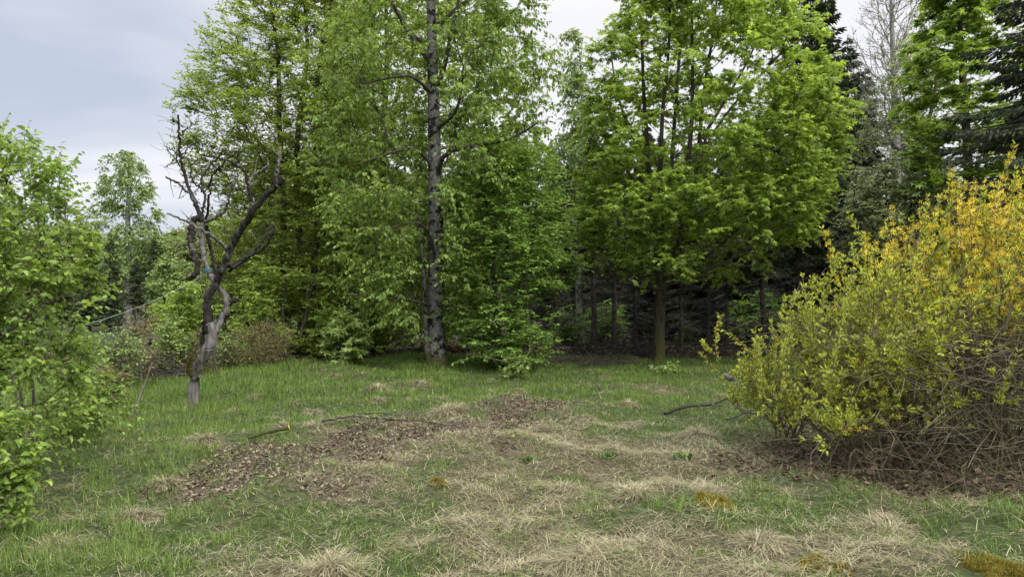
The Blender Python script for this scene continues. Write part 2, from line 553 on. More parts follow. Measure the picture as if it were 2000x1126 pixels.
M['pale_leaf'] = leaf_mat('pale_sapling_leaf', (0.18, 0.27, 0.065), (0.33, 0.42, 0.13), .42)
M['red_leaf'] = leaf_mat('reddish_young_leaf', (0.12, 0.15, 0.035), (0.24, 0.18, 0.07), .42)
M['needle'] = leaf_mat('spruce_needle', (0.05, 0.07, 0.032), (0.1, 0.125, 0.055), .12, .6, (1, 1, .8), .25)
M['needle_b'] = leaf_mat('fir_needle', (0.042, 0.066, 0.034), (0.1, 0.115, 0.055), .15, .6, (1, 1, .8), .25)
M['bark_moss'] = leaf_mat('bark_moss', (.055, .05, .012), (.13, .105, .025), .2, .8, (1, 1, .6), .1, .6, 1.3, 6.0)
M['cherry_bark'] = bark_mat('cherry_bark', (.085, .08, .072), (.19, .18, .165), (.014, .013, .012), 7, .6, .7, .55, 5.0, 1.2, ((.055, .055, .02), .1, .9))
M['dark_bark'] = bark_mat('dark_bark', (.030, .026, .022), (.085, .074, .062), None, 8, .3, .6)
M['maple_bark'] = bark_mat('maple_bark', (.030, .025, .019), (.080, .068, .048), (.02, .018, .014), 8, .3, .7, .58, 5, .4, ((.05, .05, .016), .3, 2.4))
M['twig'] = bark_mat('twig_bark', (.045, .038, .030), (.12, .10, .08), None, 10, .5, .2)
M['cane'] = bark_mat('tan_cane', (.045, .037, .021), (.17, .142, .085), None, 3, .5, .2)
M['lilac_stem'] = bark_mat('lilac_stem', (.07, .06, .045), (.16, .13, .10), None, 10, .5, .2)
M['grey_bark'] = bark_mat('grey_bark', (.16, .15, .135), (.30, .285, .26), None, 8, .5, .3)
M['birch_bark'] = bark_mat('birch_bark', (.14, .13, .12), (.34, .33, .31), (.03, .03, .03), 8, .6, .3, .55, 6, 2)
M['spruce_bark'] = bark_mat('spruce_bark', (.020, .017, .013), (.055, .046, .035), None, 9, .5, .8)
M['dead_twig'] = bark_mat('dead_twig', (.05, .045, .04), (.13, .12, .11), None, 10, .5, .2)
M['dead_bark'] = bark_mat('dead_bark', (.011, .009, .0075), (.036, .030, .025), (.09, .083, .076), 9, .25, .8, .63, 3.5, .35)
M['dead_wood'] = bark_mat('bleached_wood', (.060, .054, .048), (.185, .172, .158), (.045, .038, .032), 9, .2, .6, .60, 4.5, .3)
M['cut_wood'] = plain_mat('fresh_cut_wood', (.50, .30, .13), .7, 0, .2, 60)
M['rope'] = plain_mat('pale_rope', (.28, .32, .32), .6, 0, .1, 60)
M['teal'] = plain_mat('teal_rope', (.04, .16, .18), .6, 0, .1, 60)
M['wire'] = plain_mat('grey_wire', (.40, .42, .42), .4, .6, .1, 60)


# ------------------------------------------------------------------ the ground
def spaced():
    a = np.arange(-17, 17.01, .16)
    out = [a[-1]]
    s = .25
    while out[-1] < 900:
        out.append(out[-1] + s); s *= 1.22
    o = np.array(out[1:])
    xs = np.concatenate([-o[::-1], a, o])
    b = np.arange(1, 30.01, .14)
    out = [b[-1]]; s = .25
    while out[-1] < 1200:
        out.append(out[-1] + s); s *= 1.22
    o = np.array(out[1:])
    out = [b[0]]; s = .3
    while out[-1] > -300:
        out.append(out[-1] - s); s *= 1.3
    ys = np.concatenate([np.array(out[1:])[::-1], b, o])
    return xs, ys


def build_ground():
    xs, ys = spaced()
    X, Y = np.meshgrid(xs, ys)
    Z = ground_z(X, Y)
    V = np.stack([X, Y, Z], -1).reshape(-1, 3)
    nx, ny = len(xs), len(ys)
    i = (np.arange(ny - 1)[:, None] * nx + np.arange(nx - 1)[None]).ravel()
    Fq = np.stack([i, i + 1, i + nx + 1, i + nx], 1)
    me = build_mesh('ground', V, [Fq], None, True)
    x, y = V[:, 0], V[:, 1]
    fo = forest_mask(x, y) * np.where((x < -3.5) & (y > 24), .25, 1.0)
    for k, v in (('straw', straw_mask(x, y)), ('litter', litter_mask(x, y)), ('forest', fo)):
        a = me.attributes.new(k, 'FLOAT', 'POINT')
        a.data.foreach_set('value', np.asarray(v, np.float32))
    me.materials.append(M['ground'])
    o = bpy.data.objects.new('ground', me)
    C.objects.link(o)
    tag(o, kind='structure')


build_ground()


def build_path():
    n = 60
    xs = np.linspace(-6, 60, n)
    yc = 35.5 + 1.2 * np.sin(xs / 14) - xs * .10
    rows = []
    for k, (dy, dz) in enumerate(((-1.7, .02), (-1.2, .07), (0, .10), (1.2, .07), (1.7, .02))):
        j = (vn(xs / 1.3, k * 7.0, 0, 3) - .5) * .4
        y = yc + dy + j
        rows.append(np.stack([xs, y, ground_z(xs, y) + dz + .02], 1))
    V = np.stack(rows).reshape(-1, 3)
    i = (np.arange(4)[:, None] * n + np.arange(n - 1)[None]).ravel()
    mb = MB(); mb.add(V, np.stack([i, i + 1, i + n + 1, i + n], 1))
    tag(mb.build('gravel_path', M['gravel'], smooth=True), kind='structure')


build_path()


# ------------------------------------------------------------------ grass, straw, litter (nobody could count them)
def frustum_points(n, y0, y1, r, p=1.0, side=1.25):
    """points spread over the ground in view and somewhat beyond, denser near the camera"""
    u = r.random(n)
    Y = (y0 ** (2 - p - .0) + u * (y1 ** (2 - p) - y0 ** (2 - p))) ** (1 / (2 - p))
    X = (r.random(n) * 2 - 1) * (Y * 1000 / F * side + .6)
    return X, Y


def blades(mb, X, Y, Z, h, wd, az, lean, curl, var, seg=2):
    """flat tapering grass blades that lean and arch over"""
    n = len(X)
    d = np.stack([np.cos(az), np.sin(az), np.zeros(n)], 1)
    s = np.stack([-np.sin(az), np.cos(az), np.zeros(n)], 1)
    pts = [np.stack([X, Y, Z], 1)]
    a = lean.copy()
    for k in range(seg):
        st = h / seg
        pts.append(pts[-1] + d * (np.sin(a) * st)[:, None] + np.array([0, 0, 1]) * (np.cos(a) * st)[:, None])
        a = a + curl
    V = []
    for k in range(seg):
        ww = wd * (1 - .35 * k / seg) * .5
        V += [pts[k] - s * ww[:, None], pts[k] + s * ww[:, None]]
    V.append(pts[seg])
    V = np.stack(V, 1)
    m = V.shape[1]
    b = (np.arange(n) * m)[:, None]
    for k in range(seg - 1):
        mb.add(V.reshape(-1, 3) if k == 0 else np.zeros((0, 3)), b + np.array([[2 * k, 2 * k + 1, 2 * k + 3, 2 * k + 2]]) - (0 if k == 0 else n * m), var)
    mb.add(np.zeros((0, 3)), b + np.array([[2 * seg - 2, 2 * seg - 1, 2 * seg]]) - n * m, var)


def keep(mask, *a):
    return [v[mask] for v in a]


def build_grass():
    r = np.random.default_rng(4)
    mb = MB()
    # short green blades everywhere, taller and denser in the meadow
    X, Y = frustum_points(680000, 3.2, 24, r, .95)
    st, li, fo = straw_mask(X, Y), litter_mask(X, Y), forest_mask(X, Y)
    cl = fbm(X / .22, Y / .22, 0, 55, 2)
    dens = (1 - .38 * st) * (1 - .50 * li) * (1 - .93 * fo) * sstep(.34, .60, cl + .10 * sstep(8, 12, Y))
    k = r.random(len(X)) < dens
    X, Y, st, cl = keep(k, X, Y, st, cl)
    n = len(X)
    big = fbm(X / 1.1, Y / 1.1, 0, 57, 2)
    h = (.04 + .12 * big + .06 * sstep(9, 13, Y) + .07 * sstep(-1.5, -3.2, X + (Y - 5) * .2)) * .68 * (.4 + 1.1 * r.random(n)) * (1 - .25 * st)
    wd = (.0026 + .00030 * Y) * (.7 + .6 * r.random(n))
    blades(mb, X, Y, ground_z(X, Y) - .01, h, wd, r.random(n) * 6.28, .1 + .9 * r.random(n) ** 1.5, .15 + .5 * r.random(n), r.random(n))
    # taller grass left standing round the trunks
    for (bx, by), rr in ((gbase(375, 10.9)[:2], .22), (gbase(852, 18.0)[:2], .55), (gbase(1287, 18.4)[:2], .40)):
        m = 420
        a = r.random(m) * 6.283; q = rr * r.uniform(.5, 1.5, m)
        X, Y = bx + q * np.cos(a), by + q * np.sin(a)
        blades(mb, X, Y, ground_z(X, Y) - .01, r.uniform(.10, .27, m), (.0026 + .0003 * Y) * r.uniform(.7, 1.3, m), r.random(m) * 6.28, .1 + .5 * r.random(m), .1 + .4 * r.random(m), r.random(m))
    o = mb.build('grass', M['grass'])
    tag(o, kind='stuff')
    mb = MB()
    X, Y = frustum_points(760000, 3.2, 19.5, r, .95)
    st, li, fo = straw_mask(X, Y), litter_mask(X, Y), forest_mask(X, Y)
    dens = (.14 + .56 * st) * (1 - .6 * li) * (1 - .85 * fo) * (.35 + .65 * sstep(12, 8, Y))
    k = r.random(len(X)) < dens
    X, Y, st = keep(k, X, Y, st)
    n = len(X)
    fl = fbm(X / .55, Y / .55, 0, 61, 2) * 14.0
    L_ = (.04 + .10 * r.random(n) + .10 * (r.random(n) < .05)) * (.8 + .4 * vn(X / .6, Y / .6, 0, 66))
    lean = 1.1 + .5 * r.random(n) - .35 * (r.random(n) < .06)
    wd = (.0019 + .00030 * Y) * (.6 + .7 * r.random(n))
    blades(mb, X, Y, ground_z(X, Y) + .002 + .045 * r.random(n) * sstep(.35, .65, vn(X / .14, Y / .14, 0, 44)), L_, wd, fl + r.normal(0, 1.5, n), lean, .02 + .25 * r.random(n), r.random(n), 3)
    tag(mb.build('dry_grass', M['straw']), kind='stuff')


build_grass()


def build_litter():
    r = np.random.default_rng(9)

    def scatter(name, mat, X, Y, size, lift):
        n = len(X)
        mb = MB()
        a = r.random(n) * 6.28
        D = np.stack([np.cos(a), np.sin(a), r.normal(0, .35, n)], 1)
        N = np.stack([r.normal(0, .5, n), r.normal(0, .5, n), np.ones(n)], 1)
        tv = OVATE_V * np.array([1, 1.1, 2.2])
        leaves(mb, tv, OVATE_F, np.stack([X, Y, ground_z(X, Y) + .008 + lift * r.random(n)], 1), D, N, size * (.35 + 1.5 * r.random(n) ** 2), r.random(n))
        tag(mb.build(name, mat), kind='stuff')
    X, Y = frustum_points(90000, 3.4, 13, r, .9)
    k = (r.random(len(X)) < .012) & ~((X > 2.2) & (Y < 8.6))
    X, Y = X[k], Y[k]
    n = 90000
    X2 = r.uniform(-4.2, 1.6, n); Y2 = r.uniform(5.2, 11.8, n)
    k = r.random(n) < .85 * litter_mask(X2, Y2) ** 1.6 * (.35 + .9 * vn(X2 / .3, Y2 / .3, 0, 77))
    X, Y = np.concatenate([X, X2[k]]), np.concatenate([Y, Y2[k]])
    scatter('leaf_litter', M['litter'], X, Y, .028, .03)
    n = 15000
    X = r.uniform(1.6, 7.5, n); Y = r.uniform(5.0, 8.8, n)
    k = r.random(n) < litter_mask(X, Y)
    scatter('shrub_leaf_litter', M['darklitter'], X[k], Y[k], .042, .04)
    n = 26000
    X = r.uniform(-16, 20, n); Y = r.uniform(16.5, 34, n)
    k = r.random(n) < forest_mask(X, Y) * np.where((X < -5.5) & (Y > 20), .2, 1)
    scatter('forest_leaf_litter', M['darklitter'], X[k], Y[k], .11, .04)


build_litter()


# ------------------------------------------------------------------ trees
class Tree:
    """a skeleton that grows from given stems to every target point, always by the shortest sensible way"""
    def __init__(self, cap=30000):
        self.p = np.zeros((cap, 3)); self.par = np.full(cap, -1); self.pl = np.zeros(cap)
        self.limb = np.full(cap, -1); self.rad = np.full(cap, np.nan); self.n = 0
        self.chains = []; self.nl = 0; self.tips = []; self.tipdir = []

    def _add(self, p, par, limb, rad=np.nan):
        i = self.n
        self.p[i] = p; self.par[i] = par; self.limb[i] = limb; self.rad[i] = rad
        self.pl[i] = 0 if par < 0 else self.pl[par] + np.linalg.norm(p - self.p[par])
        self.n += 1
        return i

    def stem(self, pts, rad, n=16, attach=None, limb=False, wob=0.0, seed=0, plw=1.0):
        P, R = smooth_poly(pts, rad, n)
        if wob:
            P[1:-1] += np.random.default_rng(seed).normal(0, wob, (n - 2, 3))
        par = -1
        if attach is not None:
            par = int(np.argmin(np.linalg.norm(self.p[:self.n] - P[0], axis=1)))
        lid = -1
        if limb:
            lid = self.limb[par] if par >= 0 and self.limb[par] >= 0 else self.nl
            if lid == self.nl: self.nl += 1
        ids = [] if par < 0 else [par]
        for i in range(n):
            if par >= 0 and i == 0 and attach is not None:
                continue
            j = self._add(P[i], par, lid, R[i])
            self.pl[j] = self.pl[par] + (self.pl[j] - self.pl[par]) * plw if par >= 0 else 0
            par = j; ids.append(j)
        self.chains.append((ids, lid, True))
        return P

    def grow(self, T, bf=.35, up=.6, arch=.12, step=.4, r=None, minz=None):
        r = r or np.random.default_rng(1)
        roots = self.p[:self.n].copy()
        d0 = np.array([np.linalg.norm(roots - t, axis=1).min() for t in T])
        for t in T[np.argsort(d0)]:
            q = self.p[:self.n]
            d = np.linalg.norm(q - t, axis=1)
            hd = np.hypot(q[:, 0] - t[0], q[:, 1] - t[1])
            c = d + bf * self.pl[:self.n] + up * np.maximum(0, q[:, 2] - t[2] + .25 * hd)
            if minz is not None:
                c = c + 50 * (q[:, 2] < minz)
            j = int(np.argmin(c))
            a = q[j].copy(); D = d[j]
            if D < .05:
                continue
            m = max(2, int(D / step) + 1)
            s = np.linspace(0, 1, m + 1)[1:, None]
            P = a + (t - a) * s
            P[:, 2] += (arch * D * 4 * s * (1 - s))[:, 0]
            P[:-1] += r.normal(0, .035 * min(D, 1.5), (m, 3))[:-1]
            lid = self.limb[j]
            if lid < 0:
                lid = self.nl; self.nl += 1
            par = j; ids = [j]
            for x in P:
                par = self._add(x, par, lid); ids.append(par)
            self.chains.append((ids, lid, False))
            self.tips.append(par); self.tipdir.append(P[-1] - (P[-2] if m > 1 else a))

    def radii(self, rt=.004, ex=.5):
        cnt = np.zeros(self.n)
        for i in self.tips: cnt[i] += 1
        for i in range(self.n - 1, -1, -1):
            if self.par[i] >= 0: cnt[self.par[i]] += cnt[i]
        for i in range(self.n):
            if np.isnan(self.rad[i]):
                v = rt * max(cnt[i], 1) ** ex
                if self.par[i] >= 0: v = min(v, self.rad[self.par[i]] * .92 + .0005)
                self.rad[i] = v

    def wood(self, sides=5, stem_sides=12, knob=.0, seed=0):
        """-> {limb id: MB}, trunk under -1"""
        out = {}
        grp = {}
        for ids, lid, fixed in self.chains:
            P, R = self.p[ids], self.rad[ids].copy()
            if not fixed:
                R[0] = min(R[0], R[1] * 1.25)
                P, R = resample(P, R, 7)
                grp.setdefault(lid, []).append((P, R))
            else:
                mb = out.setdefault(lid, MB())
                if lid >= 0: R[0] = min(R[0], R[1] * 1.15)
                V, Fq = tubes(P[None], R[None], stem_sides)
                if knob:
                    ax = np.repeat(P, stem_sides, axis=0)
                    kk = 1 + knob * (fbm(V[:, 0] * 6, V[:, 1] * 6, V[:, 2] * 3, seed, 2) - .5) * 2
                    V = ax + (V - ax) * kk[:, None]
                mb.add(V, Fq)
        for lid, L_ in grp.items():
            mb = out.setdefault(lid, MB())
            V, Fq = tubes(np.stack([a for a, b in L_]), np.stack([b for a, b in L_]), sides)
            mb.add(V, Fq)
        return out


def envelope(prof, Y, n, r, depth=.85, shell=.55, base=None, gaps=.45, gs=.8, seed=0, ycut=None, minsep=0):
    """target points inside a crown; prof: (picture row, left, right) of its outline at distance Y"""
    prof = sorted(prof, key=lambda q: -q[0])
    zz = np.array([EYE + (HZ - q[0]) / F * Y for q in prof])
    ll = np.array([(q[1] - 1000) / F * Y for q in prof])
    rr = np.array([(q[2] - 1000) / F * Y for q in prof])
    out = []
    tot = 0
    while tot < n:
        z = r.uniform(zz[0], zz[-1], 4000)
        l, R = np.interp(z, zz, ll), np.interp(z, zz, rr)
        wdt = (R - l) / 2
        k = r.random(4000) < (wdt / max((rr - ll).max() / 2, 1e-6)) ** 1.4
        z, l, R, wdt = z[k], l[k], R[k], wdt[k]
        a = r.random(len(z)) * 6.283
        q = r.random(len(z)) ** shell
        x = (l + R) / 2 + wdt * q * np.cos(a)
        y = Y + wdt * depth * q * np.sin(a)
        P = np.stack([x, y, z], 1)
        if gaps:
            P = P[fbm(x / gs, y / gs, z / (gs * .7), seed + 17, 2) > gaps]
        out.append(P); tot += len(P)
    return np.concatenate(out)[:n]


def spray(wood, crown, T, Dr, shape, r, nt=6, L=.55, nl=10, spread=.8, flat=.35, sag=.06, size=.075, fwd=.5, side=.8, leafdrop=.25,
          up=1.0, rough=.5, back=.35, twr=.0028, twsides=3, svar=.35, whorl=False, rise=0.0):
    """twigs fanning from every tip with leaves along them"""
    TV, TF = shape
    N = len(T)
    Dr = norm(Dr)
    B = np.repeat(T, nt, 0) - np.repeat(Dr, nt, 0) * (r.random(N * nt) * back)[:, None]
    rd = r.normal(0, spread, (N * nt, 3)); rd[:, 2] *= flat
    d = np.repeat(Dr, nt, 0).copy(); d[:, 2] *= (flat + .3 if flat < .7 else 1)
    d = norm(d + rd + np.array([0, 0, rise]))
    ln = L * r.uniform(.5, 1.25, N * nt)
    E = B + d * ln[:, None]
    E[:, 2] -= sag * ln / L
    Mi = (B + E) / 2 + np.array([0, 0, 1]) * (sag * .4)
    if wood is not None:
        V, Fq = tubes(np.stack([B, Mi, E], 1), np.tile(np.array([twr, twr * .8, twr * .45]), (N * nt, 1)), twsides)
        wood.add(V, Fq)
    # leaves
    s = (np.arange(nl)[None, :] + r.random((N * nt, nl))) / nl
    s = .12 + .9 * s
    P = B[:, None] * (1 - s[..., None]) + E[:, None] * s[..., None]
    P[..., 2] += sag * .8 * 4 * s * (1 - s) * .5
    tw = norm(E - B)[:, None, :]
    upv = np.array([0, 0, 1.0])
    sd = norm(np.cross(np.broadcast_to(tw, P.shape), upv) + 1e-4)
    sg = np.where(np.arange(nl) % 2 == 0, 1, -1)[None, :, None]
    D = tw * fwd + sd * sg * side + r.normal(0, .28, P.shape)
    D[..., 2] -= leafdrop
    Nn = np.array([0, 0, up]) + r.normal(0, rough, P.shape)
    m = N * nt * nl
    sz = size * np.clip(r.normal(1, svar, m), .35, 1.7)
    leaves(crown, TV, TF, P.reshape(m, 3), D.reshape(m, 3), Nn.reshape(m, 3), sz, np.clip(r.normal(.5, .25, m), 0, 1))


OV, HT, NR, MP = (OVATE_V, OVATE_F), (HEART_V, OVATE_F), (NARROW_V, OVATE_F), (MAPLE_V, MAPLE_F)


def finish(tr, name, loc, label, cat, bark, leafm, crown, twigs=None, group=None, split=False, sides=5, stem_sides=12, knob=.04, limb_bark=None, crown_name='crown', extra=None, most=90, trunk_name='trunk'):
    root = empty(name, loc, label, cat, group)
    W = tr.wood(sides, stem_sides, knob)
    if split:
        order = sorted([k for k in W if k >= 0], key=lambda k: -W[k].n)
        trunk = W.get(-1)
        trunk.build(trunk_name, bark, root, True, loc)
        for k in order[:most]:
            W[k].build('limb', limb_bark or bark, root, True, loc)
        rest = MB()
        for k in order[most:]:
            for v, f in zip(W[k].V, W[k].F4): pass
            rest_merge(rest, W[k])
        if rest.n:
            o = rest.build('small_limbs', limb_bark or bark, root, True, loc); o['kind'] = 'stuff'
    else:
        al = MB()
        for k in W: rest_merge(al, W[k])
        al.build(trunk_name, bark, root, True, loc)
    if twigs is not None and twigs.n:
        twigs.build('twigs', limb_bark or bark, root, False, loc)['kind'] = 'stuff'
    if crown is not None and crown.n:
        crown.build(crown_name, leafm, root, False, loc)
    return root


def rest_merge(dst, src):
    off = dst.n
    V = np.concatenate(src.V)
    dst.V.append(V); dst.n += len(V)
    for f, a in zip(src.F3, src.a3): dst.F3.append(f + off); dst.a3.append(a)
    for f, a in zip(src.F4, src.a4): dst.F4.append(f + off); dst.a4.append(a)


def pts(Y, *q):
    """trace (picture x, picture y, offset in depth)"""
    return np.array([at(a[0], a[1], Y + (a[2] if len(a) > 2 else 0)) for a in q])


def on_ground(P, i=0, sink=.06):
    P = P.copy(); P[i, 2] = ground_z(P[i, 0], P[i, 1]) - sink
    return P


# --- the spotted cherry in the middle
def cherry():
    Y = 18.0; r = np.random.default_rng(21); m = Y / F
    tr = Tree()
    base = gbase(852, Y)
    P = on_ground(pts(Y, (853, 722), (853, 705), (852, 660), (851, 560), (851, 400), (848, 280), (846, 180), (843, 50), (840, -150), (836, -330)))
    tr.stem(P, np.array([30, 20.5, 17, 15.5, 14, 12.5, 11, 9, 5, 2]) * m, 34)
    for q, w0, w1 in (
            (((850, 130), (815, 90, -.3), (785, 40, -.6), (764, 0, -.9), (730, -80, -1.2)), 6, 2.2),
            (((849, 180), (868, 130, -.2), (880, 70, -.5), (895, 5, -.6), (910, -90, -.8)), 5.5, 2.2),
            (((850, 325), (880, 295, -.4), (940, 283, -1.0), (1000, 270, -1.4), (1050, 240, -1.6)), 5, 1.6),
            (((848, 255), (885, 225, -.6), (900, 185, -.9), (905, 130, -1.2)), 3.8, 1.6),
            (((848, 190), (820, 160, -.5), (790, 148, -.9), (700, 165, -1.3)), 4.2, 1.5),
            (((850, 330), (810, 290, -.5), (760, 300, -.9), (700, 320, -1.4)), 4.2, 1.4),
            (((851, 480), (820, 440, .4), (790, 400, .7), (765, 360, .8)), 3.2, 1.2),
            (((852, 520), (840, 460, -.6), (815, 435, -1.0), (740, 450, -1.6)), 3.5, 1.2),
            (((852, 500), (900, 480, -.8), (950, 460, -1.3)), 3, 1.2),
            (((853, 600), (800, 585, -.7), (740, 575, -1.2), (680, 575, -1.6)), 3, 1.0),
            (((846, 60), (900, 10, .4), (980, -40, .6)), 5, 2),
            (((846, 90), (780, 60, 1.0), (700, 20, 1.6)), 5, 2)):
        tr.stem(pts(Y, *q), np.linspace(w0, w1, len(q)) * m, 10, attach=True, limb=True, plw=.6)
    # the thin second stem at its foot
    S = on_ground(pts(Y, (838, 720, -.15), (832, 660, -.2), (829, 580, -.2), (826, 500, -.2), (815, 430, -.3)))
    tr.stem(S, np.array([6, 4.2, 3.6, 3, 1.6]) * m, 14)
    prof = [(655, 790, 880), (610, 690, 960), (560, 640, 970), (500, 640, 985), (430, 620, 1000), (350, 600, 1040), (270, 600, 1085), (180, 590, 1110),
            (90, 600, 1110), (20, 620, 1095), (-60, 640, 1070), (-160, 690, 1000), (-260, 760, 930), (-330, 810, 870)]
    T = envelope(prof, Y, 1150, r, .85, .6, gaps=.41, gs=1.0, seed=3)
    tx, trw = 1000 + T[:, 0] / T[:, 1] * F, HZ - (T[:, 2] - EYE) / T[:, 1] * F
    T = T[~((tx > 745) & (tx < 930) & (trw < 330) & (T[:, 1] < Y + .2) & (r.random(len(T)) < .65))]
    T = T[~((np.abs(T[:, 0] - (850 - 1000) / F * Y) < .35) & (T[:, 1] < Y))]
    tr.grow(T, .32, .5, .10, .4, r)
    tr.radii(.0042)
    cr, tw = MB(), MB()
    Tt = tr.p[tr.tips]; Dt = np.array(tr.tipdir)
    spray(tw, cr, Tt, Dt, OV, r, 6, .58, 11, .75, .55, .10, .090, .45, .55, .75, .8, .55, .4)
    finish(tr, 'cherry_tree', base, 'tall cherry tree with black-spotted grey trunk standing at the meadow edge', 'tree', M['cherry_bark'], M['cherry_leaf'], cr, tw, split=True, limb_bark=M['dark_bark'])


cherry()


# --- the big maple to its right
def maple():
    Y = 18.4; r = np.random.default_rng(33); m = Y / F
    tr = Tree()
    base = gbase(1287, Y)
    P = on_ground(pts(Y, (1286, 722), (1287, 708), (1287, 660), (1289, 600), (1292, 560), (1298, 500)))
    tr.stem(P, np.array([17, 12.5, 11, 10.8, 10.5, 8]) * m, 18)
    for q, w0, w1 in (
            (((1290, 585), (1284, 500, .3), (1270, 380, .4), (1266, 300, .3), (1258, 200, .2), (1254, 90, 0), (1250, -40, 0)), 8, 2.2),
            (((1291, 575), (1290, 470, -.4), (1290, 340, -.6), (1294, 220, -.8), (1306, 100, -1), (1310, -40, -1)), 7, 2),
            (((1293, 575), (1308, 450, .5), (1311, 330, .9), (1322, 180, 1.0), (1330, 50, 1.2), (1330, -60, 1.2)), 7, 2),
            (((1293, 570), (1325, 480, -.3), (1341, 350, -.6), (1352, 220, -.6), (1352, 100, -.5), (1350, -30, -.5)), 7.5, 2.2),
            (((1294, 565), (1335, 470, .8), (1361, 330, 1.0), (1372, 200, 1.0), (1392, 70, 1.1), (1405, -50, 1.2)), 7, 2),
            (((1358, 330), (1400, 250, -.3), (1450, 185, -.5), (1525, 105, -.8)), 4, 1.3),
            (((1352, 380), (1400, 320, .3), (1470, 270, .5), (1560, 190, .6)), 4, 1.2),
            (((1340, 420), (1400, 350, -.9), (1450, 300, -1.4), (1540, 250, -1.8)), 4, 1.2),
            (((1365, 280), (1420, 190, .9), (1460, 120, 1.3), (1500, 30, 1.6)), 4, 1.2),
            (((1296, 560), (1350, 540, -.7), (1420, 510, -1.3), (1480, 470, -1.8)), 4, 1.1),
            (((1296, 555), (1380, 500, .2), (1450, 440, .3), (1530, 380, .2)), 4.5, 1.2),
            (((1272, 390), (1235, 320, -.3), (1205, 260, -.6), (1180, 190, -.9)), 4, 1.2),
            (((1276, 420), (1230, 340, .6), (1190, 300, .9), (1150, 280, 1.2)), 3.6, 1.1),
            (((1266, 330), (1220, 230, .4), (1200, 150, .6), (1190, 70, .8)), 3.6, 1.1),
            (((1290, 575), (1240, 535, -.5), (1190, 520, -1.0), (1160, 500, -1.3)), 3, 1.0),
            (((1290, 590), (1330, 565, -.9), (1380, 540, -1.3)), 2.6, 1.0)):
        tr.stem(pts(Y, *q), np.linspace(w0, w1, len(q)) * m * .9, 13, attach=True, limb=True, plw=.55)
    prof = [(545, 1180, 1450), (510, 1150, 1540), (470, 1125, 1585), (430, 1120, 1600), (380, 1125, 1615), (320, 1130, 1630), (260, 1130, 1640), (190, 1135, 1640),
            (120, 1150, 1600), (50, 1170, 1570), (-20, 1200, 1520), (-80, 1250, 1460), (-120, 1300, 1400)]
    T = envelope(prof, Y, 1750, r, .9, .38, gaps=.39, gs=.9, seed=8)
    tx, trw = 1000 + T[:, 0] / T[:, 1] * F, HZ - (T[:, 2] - EYE) / T[:, 1] * F
    T = T[~((tx > 1235) & (tx < 1420) & (trw > 60) & (trw < 345) & (T[:, 1] < Y + .6) & (r.random(len(T)) < .64))]
    tr.grow(T, .45, .8, .02, .4, r, minz=2.0)
    tr.radii(.0040)
    cr, tw = MB(), MB()
    Tt = tr.p[tr.tips]; Dt = np.array(tr.tipdir)
    # leaves stand in stalked whorls; fewer low down
    hi = r.random(len(Tt)) < sstep(2.3, 4.2, Tt[:, 2]) * .75 + .25
    spray(tw, cr, Tt[hi], Dt[hi], MP, r, 6, .44, 10, .85, .5, .08, .078, .5, .8, .55, 1.0, .40, .3)
    finish(tr, 'maple_tree', base, 'broad round maple with many dark upright stems and bright lobed leaves', 'tree', M['maple_bark'], M['maple_leaf'], cr, tw, split=True, limb_bark=M['dark_bark'])


maple()


# --- beeches behind and beside the cherry
def beech(px, Y, prof, n, seed, label, leafm, top_row, size=.085, trunkw=11, nl=10, L=.6, name='beech_tree', nt=6, shell=.5, gaps=.42, lean=0, split=False, group=None, depth=.85, minz=None, stems=1, twig_up=0.0, bark='dark_bark', plate=.62):
    r = np.random.default_rng(seed); m = Y / F
    tr = Tree()
    base = gbase(px, Y)
    for s in range(stems):
        o = (s - (stems - 1) / 2) * 16
        zt = EYE + (HZ - top_row) * m
        k = np.linspace(0, 1, 7)
        x = base[0] + lean * k + o * m * (1 + 2.5 * k) + np.concatenate([[0], r.normal(0, .12 * min(1, zt / 8), 6)])
        Pp = np.stack([x, Y + np.concatenate([[0], r.normal(0, .12 * min(1, zt / 8), 6)]), base[2] - .06 + (zt - base[2]) * k], 1)
        tr.stem(Pp, trunkw * m * np.array([1.3, 1, .9, .75, .58, .36, .12]), 20)
    T = envelope(prof, Y, n, r, depth, shell, gaps=gaps, gs=1.0, seed=seed)
    rd = np.hypot(T[:, 0] - base[0], T[:, 1] - Y)
    q = plate
    T[:, 2] = (np.round((T[:, 2] - .26 * rd) / q + vn(T[:, 0] / 1.6, T[:, 1] / 1.6, 0, seed)) - vn(T[:, 0] / 1.6, T[:, 1] / 1.6, 0, seed)) * q + .26 * rd + r.normal(0, .17, len(T))
    T = T[T[:, 2] > .25]
    tr.grow(T, .30, .55, .06, .45, r, minz=minz)
    tr.radii(.0042)
    cr, tw = MB(), MB()
    spray(tw, cr, tr.p[tr.tips], np.array(tr.tipdir), OV, r, nt, L, nl, .75, .24, .05, size, .55, .8, .18, 1.1, .45, .45, rise=twig_up)
    return finish(tr, name, base, label, 'tree' if 'tree' in name else 'bush', M[bark], leafm, cr, tw, split=split, group=group)


